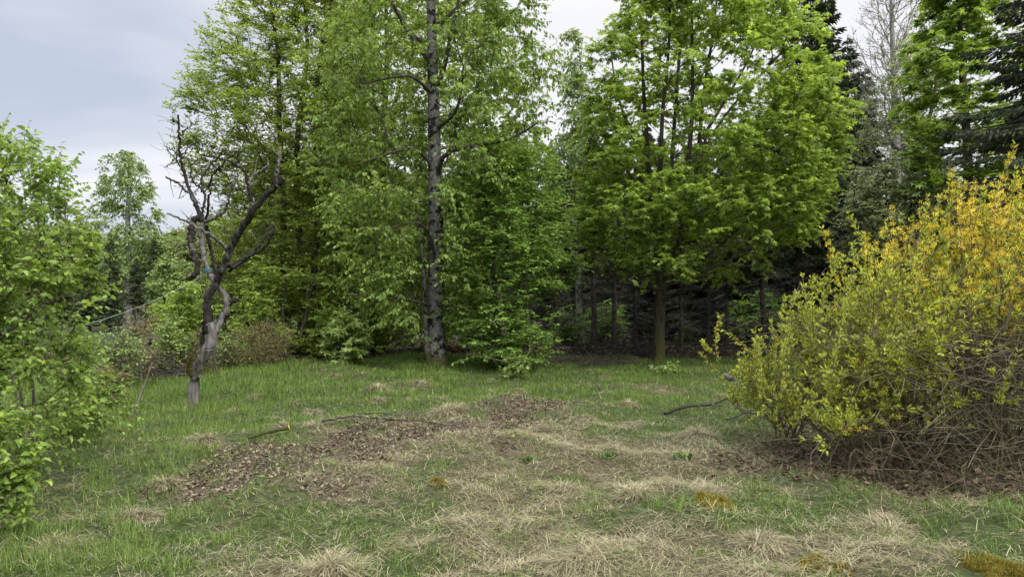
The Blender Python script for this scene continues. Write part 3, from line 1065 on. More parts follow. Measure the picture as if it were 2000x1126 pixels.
beech(585, 22.5, [(690, 470, 780), (640, 440, 800), (570, 425, 790), (500, 420, 790), (430, 400, 790), (370, 380, 790), (300, 365, 780), (225, 345, 770), (170, 365, 760),
                  (120, 395, 750), (60, 430, 740), (0, 450, 720), (-80, 480, 690), (-170, 530, 640)], 1900, 41,
      'large beech with level leafy layers rising behind the dead tree', M['beech_leaf'], -190, .078, 6.5, nt=7, nl=12, gaps=.39, stems=3, twig_up=.22)
beech(735, 25.5, [(690, 620, 930), (600, 600, 960), (500, 590, 980), (400, 590, 1000), (300, 600, 1010), (200, 610, 1020), (100, 620, 1000), (0, 630, 960), (-90, 660, 880), (-170, 720, 800)], 1200, 43,
      'dark-stemmed beech hidden behind the spotted cherry trunk', M['beech_leaf'], -190, .10, 8, nt=7, gaps=.39, stems=2, twig_up=.15)
beech(1000, 17.6, [(708, 915, 1075), (680, 895, 1090), (630, 885, 1095), (560, 885, 1100), (500, 890, 1110), (440, 885, 1105), (390, 885, 1090), (340, 890, 1075), (300, 905, 1060), (265, 935, 1035)], 560, 45,
      'dense young beech leafy to the ground, right of the spotted trunk', M['bush_leaf'], 330, .070, 5, 10, .42, 'young_beech_tree', 7, .5, .38, stems=3, plate=.46)
beech(1010, 22.5, [(560, 900, 1130), (500, 890, 1140), (440, 890, 1130), (380, 900, 1110), (320, 930, 1090), (270, 960, 1060)], 480, 47,
      'taller young beech whose branches show above the dense one', M['bush_leaf'], 260, .09, 6, 10, .5, 'young_beech_tree', 6, .5, .42)
beech(1482, 26, [(662, 1425, 1535), (630, 1420, 1545), (600, 1435, 1540), (575, 1455, 1515)], 90, 49,
      'small dark green bush under the spruces beyond the maple', M['bush_leaf'], 570, .11, 3, 9, .45, 'understorey_bush', 6, .6, .35, stems=3)
beech(560, 19.5, [(700, 470, 640), (650, 450, 660), (590, 460, 650), (530, 480, 620)], 190, 50,
      'low beech thicket in the shade behind the twiggy bush', M['beech_leaf'], 520, .09, 4, 9, .5, 'beech_bush', 6, .6, .38, stems=3)


ub = bpy.data.objects['understorey_bush']
for i, (px, Y, k, lab) in enumerate(((1185, 32, .9, 'low green bush between the two dark spruce trunks left of the maple'), (1105, 29, .8, 'low green bush at the right foot of the dense young beech'),
                                     (1240, 37, 1.1, 'far green bush glimpsed just left of the maple trunk'), (1390, 33, .9, 'green bush in the dark behind the lone forsythia shoot'), (1345, 30, .5, 'smallest green bush, right of the maple trunk'))):
    copy_tree(ub, gbase(px, Y), i * 1.3, k, lab)


# --- spruces
def spruce(seed, h, lmax, bare, leafm, nsz, dens, label, group, droop=.35, step=.42, loc=(0, 0, 0), rt=None, power=.75, name='spruce_tree', brn=7):
    r = np.random.default_rng(seed)
    wood, cr, dead = MB(), MB(), MB()
    rt = rt or h * .0125
    k = np.linspace(0, 1, 14)
    P = np.stack([r.normal(0, .03, 14), r.normal(0, .03, 14), -.1 + (h + .1) * k], 1); P[0, :2] = 0
    R = rt * (1 - k) ** .8 + .01; R[0] *= 1.35
    V, Fq = tubes(P[None], R[None], 10); wood.add(V, Fq)
    z = 1.2
    BP, BR, DP, DR = [], [], [], []
    NP, ND, NS = [], [], []
    while z < h - .2:
        f = z / h
        L0 = lmax * max(1 - f, .02) ** power
        for q in range(brn):
            a = r.random() * 6.283
            d = np.array([math.cos(a), math.sin(a), 0])
            L_ = L0 * r.uniform(.65, 1.15)
            zz = z + r.uniform(-.2, .2)
            s = np.linspace(0, 1, 6)
            rise = .25 * (f - .35)
            pz = zz + L_ * (rise * s - droop * s ** 1.5 * (1 - .45 * f) + .22 * s ** 3)
            B = np.stack([d[0] * L_ * s, d[1] * L_ * s, pz], 1)
            if zz < bare:
                if r.random() < .75:
                    B = np.stack([d[0] * L_ * .7 * s, d[1] * L_ * .7 * s, zz - .18 * L_ * s ** 1.3], 1) + r.normal(0, .03, (6, 3)) * s[:, None]
                    DP.append(B); DR.append(np.linspace(.016, .004, 6))
                    for e in range(9):
                        u = r.uniform(.25, .95)
                        b0 = np.array([np.interp(u, s, B[:, i]) for i in range(3)])
                        dd = d * .5 + np.array([-d[1], d[0], 0]) * r.choice([-1, 1]) * .9 + r.normal(0, .3, 3)
                        e1 = b0 + dd * r.uniform(.25, .7)
                        e1[2] -= .15
                        q6 = np.linspace(0, 1, 6)[:, None]
                        DP.append(b0 + (e1 - b0) * q6 + r.normal(0, .015, (6, 3))); DR.append(np.linspace(.006, .002, 6))
                continue
            BP.append(B); BR.append(np.linspace(.02 + .008 * L_, .004, 6))
            m = int(dens * L_) + 3
            u = .12 + .9 * r.random(m) ** .85
            b0 = np.stack([np.interp(u, s, B[:, i]) for i in range(3)], 1)
            sd = np.array([-d[1], d[0], 0])[None] * r.choice([-1, 1], m)[:, None]
            off = r.random(m) * .32 * L_ * (1.05 - u)
            b0 = b0 + sd * off[:, None]
            b0[:, 2] -= off * .35 + r.random(m) * .10
            D = d[None] * .7 + sd * .6 * r.random(m)[:, None] + r.normal(0, .25, (m, 3))
            D[:, 2] -= .35 + .25 * r.random(m)
            NP.append(b0); ND.append(D); NS.append(nsz * r.uniform(.6, 1.4, m))
        z += step * r.uniform(.8, 1.2)
    V, Fq = tubes(np.stack(BP), np.stack(BR), 4); wood.add(V, Fq)
    NP, ND, NS = np.concatenate(NP), np.concatenate(ND), np.concatenate(NS)
    n = len(NP)
    leaves(cr, NEEDLE_V, NEEDLE_F, NP, ND, np.array([0, 0, 1.0]) + r.normal(0, .5, (n, 3)), NS, np.clip(r.normal(.5, .25, n), 0, 1))
    root = empty(name, loc, label, 'tree', group)
    wood.build('trunk', M['spruce_bark'], root, True)
    if DP:
        V, Fq = tubes(np.stack(DP), np.stack(DR), 3); dead.add(V, Fq)
        dead.build('dead_branches', M['dead_twig'], root)['kind'] = 'stuff'
    cr.build('crown', leafm, root)
    return root


GS = 'spruces of the dark wood behind the maple'
sp1 = spruce(61, 13.0, 2.9, 5.2, M['needle'], .34, 34, 'dark spruce with bare lower trunk inside the wood', GS, loc=gbase(1160, 27))
sp2 = spruce(62, 15.5, 3.2, 5.8, M['needle'], .34, 34, 'dark spruce with bare lower trunk inside the wood', GS, loc=gbase(1200, 29.5))
sp3 = spruce(63, 21.0, 3.6, 2.5, M['needle'], .40, 26, 'tallest dark spruce rising past the right side of the maple', GS, loc=gbase(1570, 36))
sp3['label'] = 'tallest dark spruce, its tip above the right side of the maple'
_r = np.random.default_rng(5)
sp1.scale = (.68, .68, .68); sp2.scale = (.6, .6, .6)
wood_spots = [(1120, 31, 1, .8), (1330, 24.5, 1, .66), (1290, 33, 2, .72), (1385, 28, 1, .72), (1440, 32, 2, .78), (1500, 29, 1, .84), (1545, 31, 2, .86), (1610, 33, 2, .72),
              (1085, 27, 1, .74), (1240, 27, 1, .68), (1400, 37, 2, .86), (1340, 42, 2, .85), (1250, 45, 2, .8), (1180, 40, 2, .82), (1560, 25.5, 1, .82),
              (1640, 29, 1, .62), (1700, 32, 1, .60), (1760, 34, 2, .55), (1460, 44, 2, .95), (1530, 42, 2, 1.0), (1100, 40, 2, .85), (1020, 34, 1, .95), (950, 32, 1, .85), (890, 36, 2, .9),
              (1860, 30, 1, .6), (1940, 28, 1, .6), (2040, 27, 1, 1.0), (2150, 30, 2, .9), (1420, 24, 1, .62), (1490, 23.5, 1, .7)]
for px, Y, k, s in wood_spots:
    s = s * ((.80 if k == 1 else .68) if px < 1565 else .9)
    copy_tree(sp1 if k == 1 else sp2, gbase(px, Y), _r.random() * 6.28, s, 'dark spruce with bare lower trunk inside the wood', GS)
for px, Y, s in ((1075, 41, .55), (1130, 44, .6), (1205, 43, .55), (1265, 41, .6), (1320, 38, .5), (1370, 43, .6), (1415, 40, .55), (1480, 41, .6), (1550, 40, .6), (1610, 42, .65), (1680, 42, .6), (1760, 42, .6), (1830, 40, .6), (1375, 30, .40), (1425, 29, .42), (1470, 31, .46), (1515, 28, .42), (1560, 30, .48), (1610, 27, .44), (1250, 34, .44), (1310, 33, .42), (1345, 35, .48), (1150, 36, .45), (1095, 34, .42), (1215, 38, .5), (1290, 47, .65), (1440, 48, .7), (1160, 49, .65)):
    copy_tree(sp3, gbase(px, Y), _r.random() * 6.28, s, 'dark bushy spruce leafy nearly to the ground deep in the wood', 'bushy spruces deep in the wood')
copy_tree(sp3, gbase(1612, 38), 1.3, .93, 'dark spruce close beside the tallest one', GS)
copy_tree(sp3, gbase(1690, 45), 1.9, .84, 'grey-green spruce nearest the bare poplar', GS)
copy_tree(sp3, gbase(1655, 40), 2.1, .84, 'slender dark spruce just right of the tallest one', GS)
copy_tree(sp3, gbase(175, 46), 1.1, .33, 'low dark conifer behind the leafy left shrub', 'dark conifers beyond the left clearing')
copy_tree(sp3, gbase(215, 44), 3.1, .30, 'dark conifer standing below the slender birch', 'dark conifers beyond the left clearing')
copy_tree(sp3, gbase(300, 47), 4.1, .31, 'dark conifer right of the slender birch', 'dark conifers beyond the left clearing')
copy_tree(sp3, gbase(110, 50), 5.1, .36, 'dark conifer seen through the leafy left shrub', 'dark conifers beyond the left clearing')
copy_tree(sp1, gbase(265, 36), .5, .33, 'small bluish green conifer in front of the birch', 'dark conifers beyond the left clearing')
spruce(66, 12.5, 3.1, 2.0, M['needle_b'], .15, 125, 'near dark fir with drooping boughs at the right edge', None, .45, .36, gbase(2105, 14.5), .2, .55, 'fir_tree', 8)


# --- slender birches, bare poplar, sparse trees
def birch(px, Y, prof, n, seed, label, top_row, size=.09, nl=9, trunkw=5, leafm='birch_leaf', bark='birch_bark', group=None, gaps=.45, name='birch_tree'):
    r = np.random.default_rng(seed); m = Y / F
    tr = Tree(); base = gbase(px, Y)
    zt = EYE + (HZ - top_row) * m
    k = np.linspace(0, 1, 7)
    tr.stem(np.stack([base[0] + np.concatenate([[0], r.normal(0, .1, 6)]), np.full(7, Y), base[2] - .06 + (zt - base[2]) * k], 1), trunkw * m * np.array([1.3, 1, .85, .7, .5, .3, .1]), 20)
    T = envelope(prof, Y, n, r, .9, .6, gaps=gaps, gs=.9, seed=seed)
    tr.grow(T, .45, 1.0, .02, .5, r)
    tr.radii(.0045)
    cr, tw = MB(), MB()
    spray(tw, cr, tr.p[tr.tips], np.array(tr.tipdir), OV, r, 6, .6, nl, .7, .9, .35, size, .4, .6, .6, .6, .7, .4, .004)
    return finish(tr, name, base, label, 'tree', M[bark], M[leafm], cr, tw, group=group)


birch(250, 48, [(540, 180, 320), (490, 178, 322), (430, 185, 318), (370, 190, 305), (330, 195, 290), (310, 205, 275), (296, 225, 262)], 380, 71,
      'slender birch standing alone against the sky beyond the clearing', 298, .13, 10, 8)
birch(1135, 30, [(420, 1080, 1190), (330, 1080, 1190), (250, 1085, 1185), (170, 1090, 1180), (110, 1095, 1160), (60, 1105, 1135)], 260, 73,
      'drooping birch showing between the cherry and the maple', 55, .11, 9, 6)


def poplar():
    Y = 38.; r = np.random.default_rng(77); m = Y / F
    tr = Tree(); base = gbase(1752, Y)
    P = on_ground(pts(Y, (1752, 660), (1750, 450), (1750, 300), (1746, 150), (1740, 0), (1738, -90)))
    tr.stem(P, np.array([13, 10, 8, 5.5, 3, 1]) * m, 20)
    prof = [(300, 1700, 1800), (240, 1675, 1820), (180, 1665, 1835), (120, 1660, 1840), (60, 1670, 1835), (0, 1690, 1820), (-60, 1710, 1790), (-100, 1730, 1760)]
    T = envelope(prof, Y, 820, r, .9, .5, gaps=0)
    tr.grow(T, .55, 1.6, -.03, .5, r)
    tr.radii(.0095, .42)
    cr, tw = MB(), MB()
    spray(tw, cr, tr.p[tr.tips], np.array(tr.tipdir), OV, r, 4, .6, 2, .35, 1, -.05, .075, .8, .4, 0, .5, .8, .3, .0065)
    finish(tr, 'poplar_tree', base, 'tall nearly bare poplar with pale upright twigs against the sky', 'tree', M['grey_bark'], M['grey_leaf'], cr, tw, split=False)


poplar()


def sparse_tree():
    Y = 27.; r = np.random.default_rng(81); m = Y / F
    tr = Tree(); base = gbase(1790, Y)
    P = on_ground(pts(Y, (1790, 680), (1791, 500), (1791, 350), (1788, 315)))
    tr.stem(P, np.array([14, 10, 8.5, 7.5]) * m, 14)
    for q, w0, w1 in ((((1788, 318), (1770, 295), (1750, 290, .4), (1735, 265, .6), (1728, 230, .8)), 5, 1.5),
                      (((1788, 318), (1800, 280), (1812, 240, -.3), (1825, 190, -.5), (1830, 120, -.6)), 6, 1.6),
                      (((1786, 320), (1772, 270, -.6), (1770, 220, -.9), (1760, 160, -1)), 4, 1.3),
                      (((1791, 345), (1840, 320, .5), (1880, 290, .8)), 4, 1.2)):
        tr.stem(pts(Y, *q), np.linspace(w0, w1, len(q)) * m, 9, attach=True, limb=True, plw=.6)
    prof = [(430, 1640, 1880), (380, 1640, 1880), (320, 1650, 1880), (260, 1660, 1870), (200, 1680, 1860), (140, 1720, 1850), (90, 1750, 1830)]
    T = envelope(prof, Y, 420, r, .8, .6, gaps=.44, gs=1.0, seed=4)
    tr.grow(T, .4, .7, .05, .4, r)
    tr.radii(.0048)
    cr, tw = MB(), MB()
    spray(tw, cr, tr.p[tr.tips], np.array(tr.tipdir), OV, r, 6, .55, 8, .8, .6, .08, .075, .5, .7, .3, .8, .6, .4, .004)
    finish(tr, 'sparse_tree', base, 'dark forked tree with sparse grey-green leaves in front of the poplar', 'tree', M['dark_bark'], M['grey_leaf'], cr, tw, split=True)


sparse_tree()
beech(1725, 22, [(520, 1640, 1800), (470, 1630, 1820), (420, 1640, 1830), (370, 1660, 1830), (320, 1690, 1820)], 260, 83,
      'dense grey-green bush behind the top of the flowering shrub', M['grey_leaf'], 330, .085, 5, 9, .45, 'dense_bush', 6, .5, .38, stems=3)


def right_maple():
    Y = 21.; r = np.random.default_rng(85); m = Y / F
    tr = Tree(); base = gbase(1895, Y)
    P = on_ground(pts(Y, (1895, 700), (1893, 500), (1890, 300), (1880, 150), (1872, 0), (1868, -100)))
    tr.stem(P, np.array([12, 9, 8, 6, 4, 2]) * m, 18)
    prof = [(470, 1820, 2010), (400, 1790, 2030), (330, 1790, 2040), (260, 1775, 2040), (190, 1765, 2040), (120, 1765, 2030), (60, 1780, 2010), (0, 1790, 1990), (-80, 1820, 1950), (-130, 1850, 1910)]
    T = envelope(prof, Y, 480, r, .85, .5, gaps=.43, gs=.9, seed=9)
    tr.grow(T, .4, .6, .06, .4, r)
    tr.radii(.0042)
    cr, tw = MB(), MB()
    spray(tw, cr, tr.p[tr.tips], np.array(tr.tipdir), MP, r, 5, .5, 8, .8, .35, .08, .13, .5, .8, .4, 1.1, .35, .35)
    finish(tr, 'maple_tree', base, 'green maple between the bare poplar and the near dark fir', 'tree', M['dark_bark'], M['maple_b_leaf'], cr, tw)


right_maple()


# --- woodland beyond: a few trees, copied
def wood_tree(seed, h, rad, n, size, label, leafm, loc, group):
    r = np.random.default_rng(seed)
    tr = Tree()
    k = np.linspace(0, 1, 7)
    st = np.stack([np.concatenate([[0], r.normal(0, .15, 6)]), np.concatenate([[0], r.normal(0, .15, 6)]), -.06 + h * .93 * k], 1)
    tr.stem(st, h * .016 * np.array([1.3, 1, .85, .7, .5, .3, .1]), 18)
    z = r.uniform(.10, 1, n * 3); u = r.random(n * 3) ** .45
    prof = np.interp(z, [.08, .25, .5, .75, .92, 1], [.55, .95, 1, .8, .45, .08])
    a = r.random(n * 3) * 6.283
    P = np.stack([rad * prof * u * np.cos(a), rad * prof * u * np.sin(a), z * h], 1)
    P = P[fbm(P[:, 0] / 1.5, P[:, 1] / 1.5, P[:, 2] / 1.1, seed, 2) > .44][:n]
    tr.grow(P, .4, .7, .05, .6, r)
    tr.radii(.006)
    cr, tw = MB(), MB()
    spray(tw, cr, tr.p[tr.tips], np.array(tr.tipdir), OV, r, 6, .9, 9, .8, .45, .12, size, .5, .7, .3, .8, .55, .5, .005)
    W = tr.wood(4, 8, .03)
    root = empty('woodland_tree', loc, label, 'tree', group)
    al = MB()
    for q in W: rest_merge(al, W[q])
    rest_merge(al, tw)
    al.build('trunk', M['dark_bark'], root, True)
    cr.build('crown', leafm, root)
    return root


GW = 'leafy trees of the wood beyond the left clearing'
GB = 'leafy trees deep in the wood behind'
LW = 'green leafy tree in the wood edge beyond the left clearing'
LB = 'green leafy tree deep in the wood behind the front trees'
wt1 = wood_tree(91, 8.5, 3.6, 330, .20, LW, M['far_leaf'], gbase(90, 58), GW)
wt2 = wood_tree(92, 7.5, 3.0, 300, .20, LW, M['birch_leaf'], gbase(330, 55), GW)
for px, Y, k, s in ((-260, 55, 1, 1.15), (-120, 60, 2, 1.25), (-20, 56, 1, 1.2), (60, 66, 2, 1.35), (150, 70, 1, 1.15), (205, 60, 2, .85), (285, 64, 1, .92), (350, 66, 1, 1.05), (390, 52, 2, 1.0), (430, 60, 1, 1.1),
                    (345, 50, 2, .95), (395, 46, 1, .8), (310, 52, 1, .8), (480, 48, 2, 1.1), (540, 52, 1, 1.2), (620, 46, 1, 1.25), (130, 80, 1, 1.35), (240, 84, 2, 1.4), (400, 80, 1, 1.4), (-400, 62, 1, 1.3), (355, 40, 2, .62), (450, 36, 1, .6)):
    copy_tree(wt1 if k == 1 else wt2, gbase(px, Y), _r.random() * 6.28, s, LW, GW)
wt3 = wood_tree(93, 11, 4.0, 420, .20, LB, M['far_leaf'], gbase(700, 40), GB)
for px, Y, k, s in ((560, 38, 3, .95), (820, 44, 3, .95), (930, 48, 3, .9), (1040, 52, 3, .85), (1150, 55, 3, .9), (1280, 58, 3, .9), (1390, 55, 3, .95), (1500, 60, 3, 1.0), (1620, 55, 3, 1.0), (1700, 48, 3, .8),
                    (1830, 50, 3, .9), (1950, 45, 3, .9), (2080, 42, 3, .95), (2250, 40, 3, 1.0), (1180, 43, 3, .35), (1120, 46, 3, .35), (1240, 50, 3, .4), (760, 34, 3, .5)):
    copy_tree(wt3, gbase(px, Y), _r.random() * 6.28, s, LB, GB)


for px in range(700, 2300, 75):
    Y = 54 + 8 * _r.random()
    k = 1.0 + .5 * _r.random()
    copy_tree(wt3, gbase(px, Y), _r.random() * 6.28, (k, k, .42 + .2 * _r.random()), 'low spreading leafy undergrowth tree far behind the spruce trunks', 'undergrowth trees far behind the spruces')


# ------------------------------------------------------------------ the dead fruit tree with its ropes
def dead_tree():
    Y = 10.9; m = Y / F
    base = gbase(375, Y)
    root = empty('dead_tree', base, 'dead leafless fruit tree with twisted grey trunk and bare limbs', 'tree')
    t = MB()
    limb_tube(t, on_ground(pts(Y, (375, 803), (376, 780), (379, 755), (382, 735), (389, 712), (401, 690), (411, 668), (414, 648), (410, 630))), np.array([16, 10.8, 9.2, 9.4, 10, 10.5, 10.5, 9.8, 8.8]) * m, 44, 16, .26, 3)
    limb_tube(t, pts(Y, (380, 738, -.07), (390, 733, -.10)), np.array([6, 4.5]) * m, 5, 9, .2, 5)
    t.build('trunk', M['dead_wood'], root, True, base)
    ms = MB()
    r = np.random.default_rng(2)
    c = at(381, 716, Y - .05)
    n = 900
    d = norm(r.normal(0, 1, (n, 3))); d[:, 0] -= .35; d = norm(d)
    Pm = c + d * np.array([.085, .11, .16]) + np.array([-.015, 0, 0])
    leaves(ms, NARROW_V, OVATE_F, Pm, d + r.normal(0, .4, (n, 3)), r.normal(0, 1, (n, 3)), r.uniform(.02, .045, n), r.random(n))
    ms.build('moss', M['bark_moss'], root, False, base)
    limbs = [
        # traced row by row; width at start and end; bleached or barked
        (((412, 650), (407, 615), (407, 580), (424, 545), (444, 503, -.1), (468, 452, -.2), (493, 414, -.3), (520, 382, -.35), (554, 348, -.4)), 11, 5.5, 'b'),
        (((416, 655, .05), (430, 630, .05), (443, 600, .1), (440, 577, .12), (420, 553, .15), (401, 512, .2), (393, 462, .25), (397, 437, .3)), 7, 6, 'w'),
        (((397, 437, .3), (385, 402, .35), (363, 372, .3), (348, 358, .2), (324, 345, .1)), 5, 1.8, 'b'),
        (((391, 425, .3), (377, 388, .4), (361, 345, .45), (352, 300, .5), (350, 262, .5), (348, 224, .5)), 5, 2.2, 'b'),
        (((350, 270, .5), (366, 250, .3), (395, 236, .2)), 2.0, .8, 'b'),
        (((353, 305, .5), (372, 285, .7), (406, 266, .9)), 2.0, .8, 'b'),
        (((354, 308, .5), (340, 296, .4), (326, 287, .3)), 1.8, .7, 'b'),
        (((360, 338, .45), (344, 312, .2), (330, 296, .1), (322, 285, 0)), 1.6, .7, 'b'),
        (((346, 318, .25), (330, 322, .2), (320, 326, .1)), 1.2, .6, 'b'),
        (((349, 240, .5), (340, 236, .45), (336, 232, .4)), 1.2, .7, 'b'),
        (((399, 434, .3), (420, 424, .1), (440, 412, 0), (450, 375, -.1), (464, 338, -.15)), 4, 2, 'w'),
        (((393, 428, .3), (400, 385, .6), (393, 352, .8), (412, 322, .9), (440, 292, 1.0)), 3.6, 1.5, 'b'),
        (((398, 375, .6), (372, 345, .7), (378, 320, .8), (400, 305, .8)), 2.6, 1.1, 'b'),
        (((402, 432, .3), (408, 395, .1), (412, 350, 0), (440, 315, -.2), (470, 290, -.3)), 3.2, 1.1, 'b'),
        (((492, 400, -.3), (485, 360, -.35), (470, 326, -.4), (430, 309, -.5), (388, 301, -.6)), 4.2, 1.5, 'b'),
        (((466, 320, -.4), (464, 300, -.4)), 1.8, 1.2, 'b'),
        (((496, 402, -.3), (486, 358, -.1), (502, 338, 0), (525, 322, .05)), 3.6, 2.2, 'w'),
        (((540, 364, -.4), (541, 330, -.45), (546, 290, -.5)), 5.5, 3.2, 'w'),
        (((448, 492, -.1), (420, 465, -.4), (380, 440, -.6), (326, 417, -.8)), 4.2, 2.0, 'w'),
        (((378, 432, .3), (372, 465, .1), (376, 492, .05), (386, 520, .05), (377, 541, 0)), 7.5, 6, 'b'),
        (((397, 436, .3), (388, 425, .3), (378, 430, .3)), 6, 6.5, 'b'),
        (((403, 440, .3), (411, 480, .35), (420, 520, .3), (426, 542, .1)), 4, 4.5, 'b'),
        (((446, 520, .05), (475, 505, .3), (503, 482, .5), (528, 445, .7)), 5, 3, 'b'),
        (((448, 530, .05), (480, 505, -.3), (520, 480, -.5), (535, 440, -.6)), 3.4, 1.4, 'b'),
        (((416, 650, .1), (430, 628, .2), (441, 606, .25), (452, 590, .25), (468, 586, .25)), 9, 3.5, 'b'),
        (((400, 690, .12), (396, 660, .22), (402, 620, .25), (404, 585, .2)), 7, 4, 'b'),
        (((383, 540, .05), (360, 545, 0), (345, 560, -.1), (335, 566, -.1)), 1.6, .7, 'b'),
        (((372, 478, .1), (350, 482, 0), (338, 500, -.1), (328, 514, -.1)), 1.6, .7, 'b'),
    ]
    for i, (q, w0, w1, k) in enumerate(limbs):
        mb = MB()
        P, R = limb_tube(mb, pts(Y, *q), np.linspace(w0, w1, len(q)) * m * .84, 6 + 6 * len(q), 9, .30, i + 10, .010)
        rr = np.random.default_rng(i + 70)
        if w1 < 3.6:
            for e in range(6):       # broken side twigs
                j = rr.integers(len(P) // 3, len(P) - 1)
                d = norm(rr.normal(0, 1, 3) + np.array([0, 0, .5]))
                l = rr.uniform(.06, .42)
                limb_tube(mb, np.array([P[j], P[j] + d * l * .5 + rr.normal(0, .02, 3), P[j] + d * l]), np.array([R[j] * .5, R[j] * .35, .002]), 6, 5, 0, i, .004)
        mb.build('limb', M['dead_bark'] if k == 'b' else M['dead_wood'], root, True, base)
    # ropes and wires
    mb = MB()
    a, b = at(405, 531, Y - .02), at(95, 652, 6.4)
    s = np.linspace(0, 1, 24)[:, None]
    P = a + (b - a) * s; P[:, 2] -= (.10 * 4 * s * (1 - s))[:, 0]
    V, Fq = tubes(P[None], np.full((1, 24), .0021), 6); mb.add(V, Fq)
    tag(mb.build('rope', M['rope'], smooth=True), 'thin pale rope stretched from the dead tree to the left shrub', 'rope')

    def loop(name, mat, px, py, dy, rx, turns, pitch, tilt, label, cat, rad=.004):
        rx = rx * .88
        c = at(px, py, Y + dy)
        t = np.linspace(0, 2 * np.pi * turns, int(26 * turns))
        P = c + np.stack([rx * np.cos(t), rx * np.sin(t), pitch * t / 6.283 + tilt * np.cos(t)], 1)
        mb = MB(); V, Fq = tubes(P[None], np.full((1, len(P)), rad), 6); mb.add(V, Fq)
        tag(mb.build(name, mat, smooth=True), label, cat)
    loop('rope_knot', M['teal'], 406, 531, .18, .068, 4, .012, .01, 'teal rope wound round the bleached stem of the dead tree', 'rope', .008)
    loop('wire_coil', M['wire'], 436, 608, .22, .085, 3, -.02, .012, 'loose pale wire coil round the broken stub of the dead tree', 'wire', .0035)
    loop('wire_coil', M['wire'], 408, 672, 0, .122, 2, -.05, .02, 'thin wire wound round the lower trunk of the dead tree', 'wire', .0018)


dead_tree()


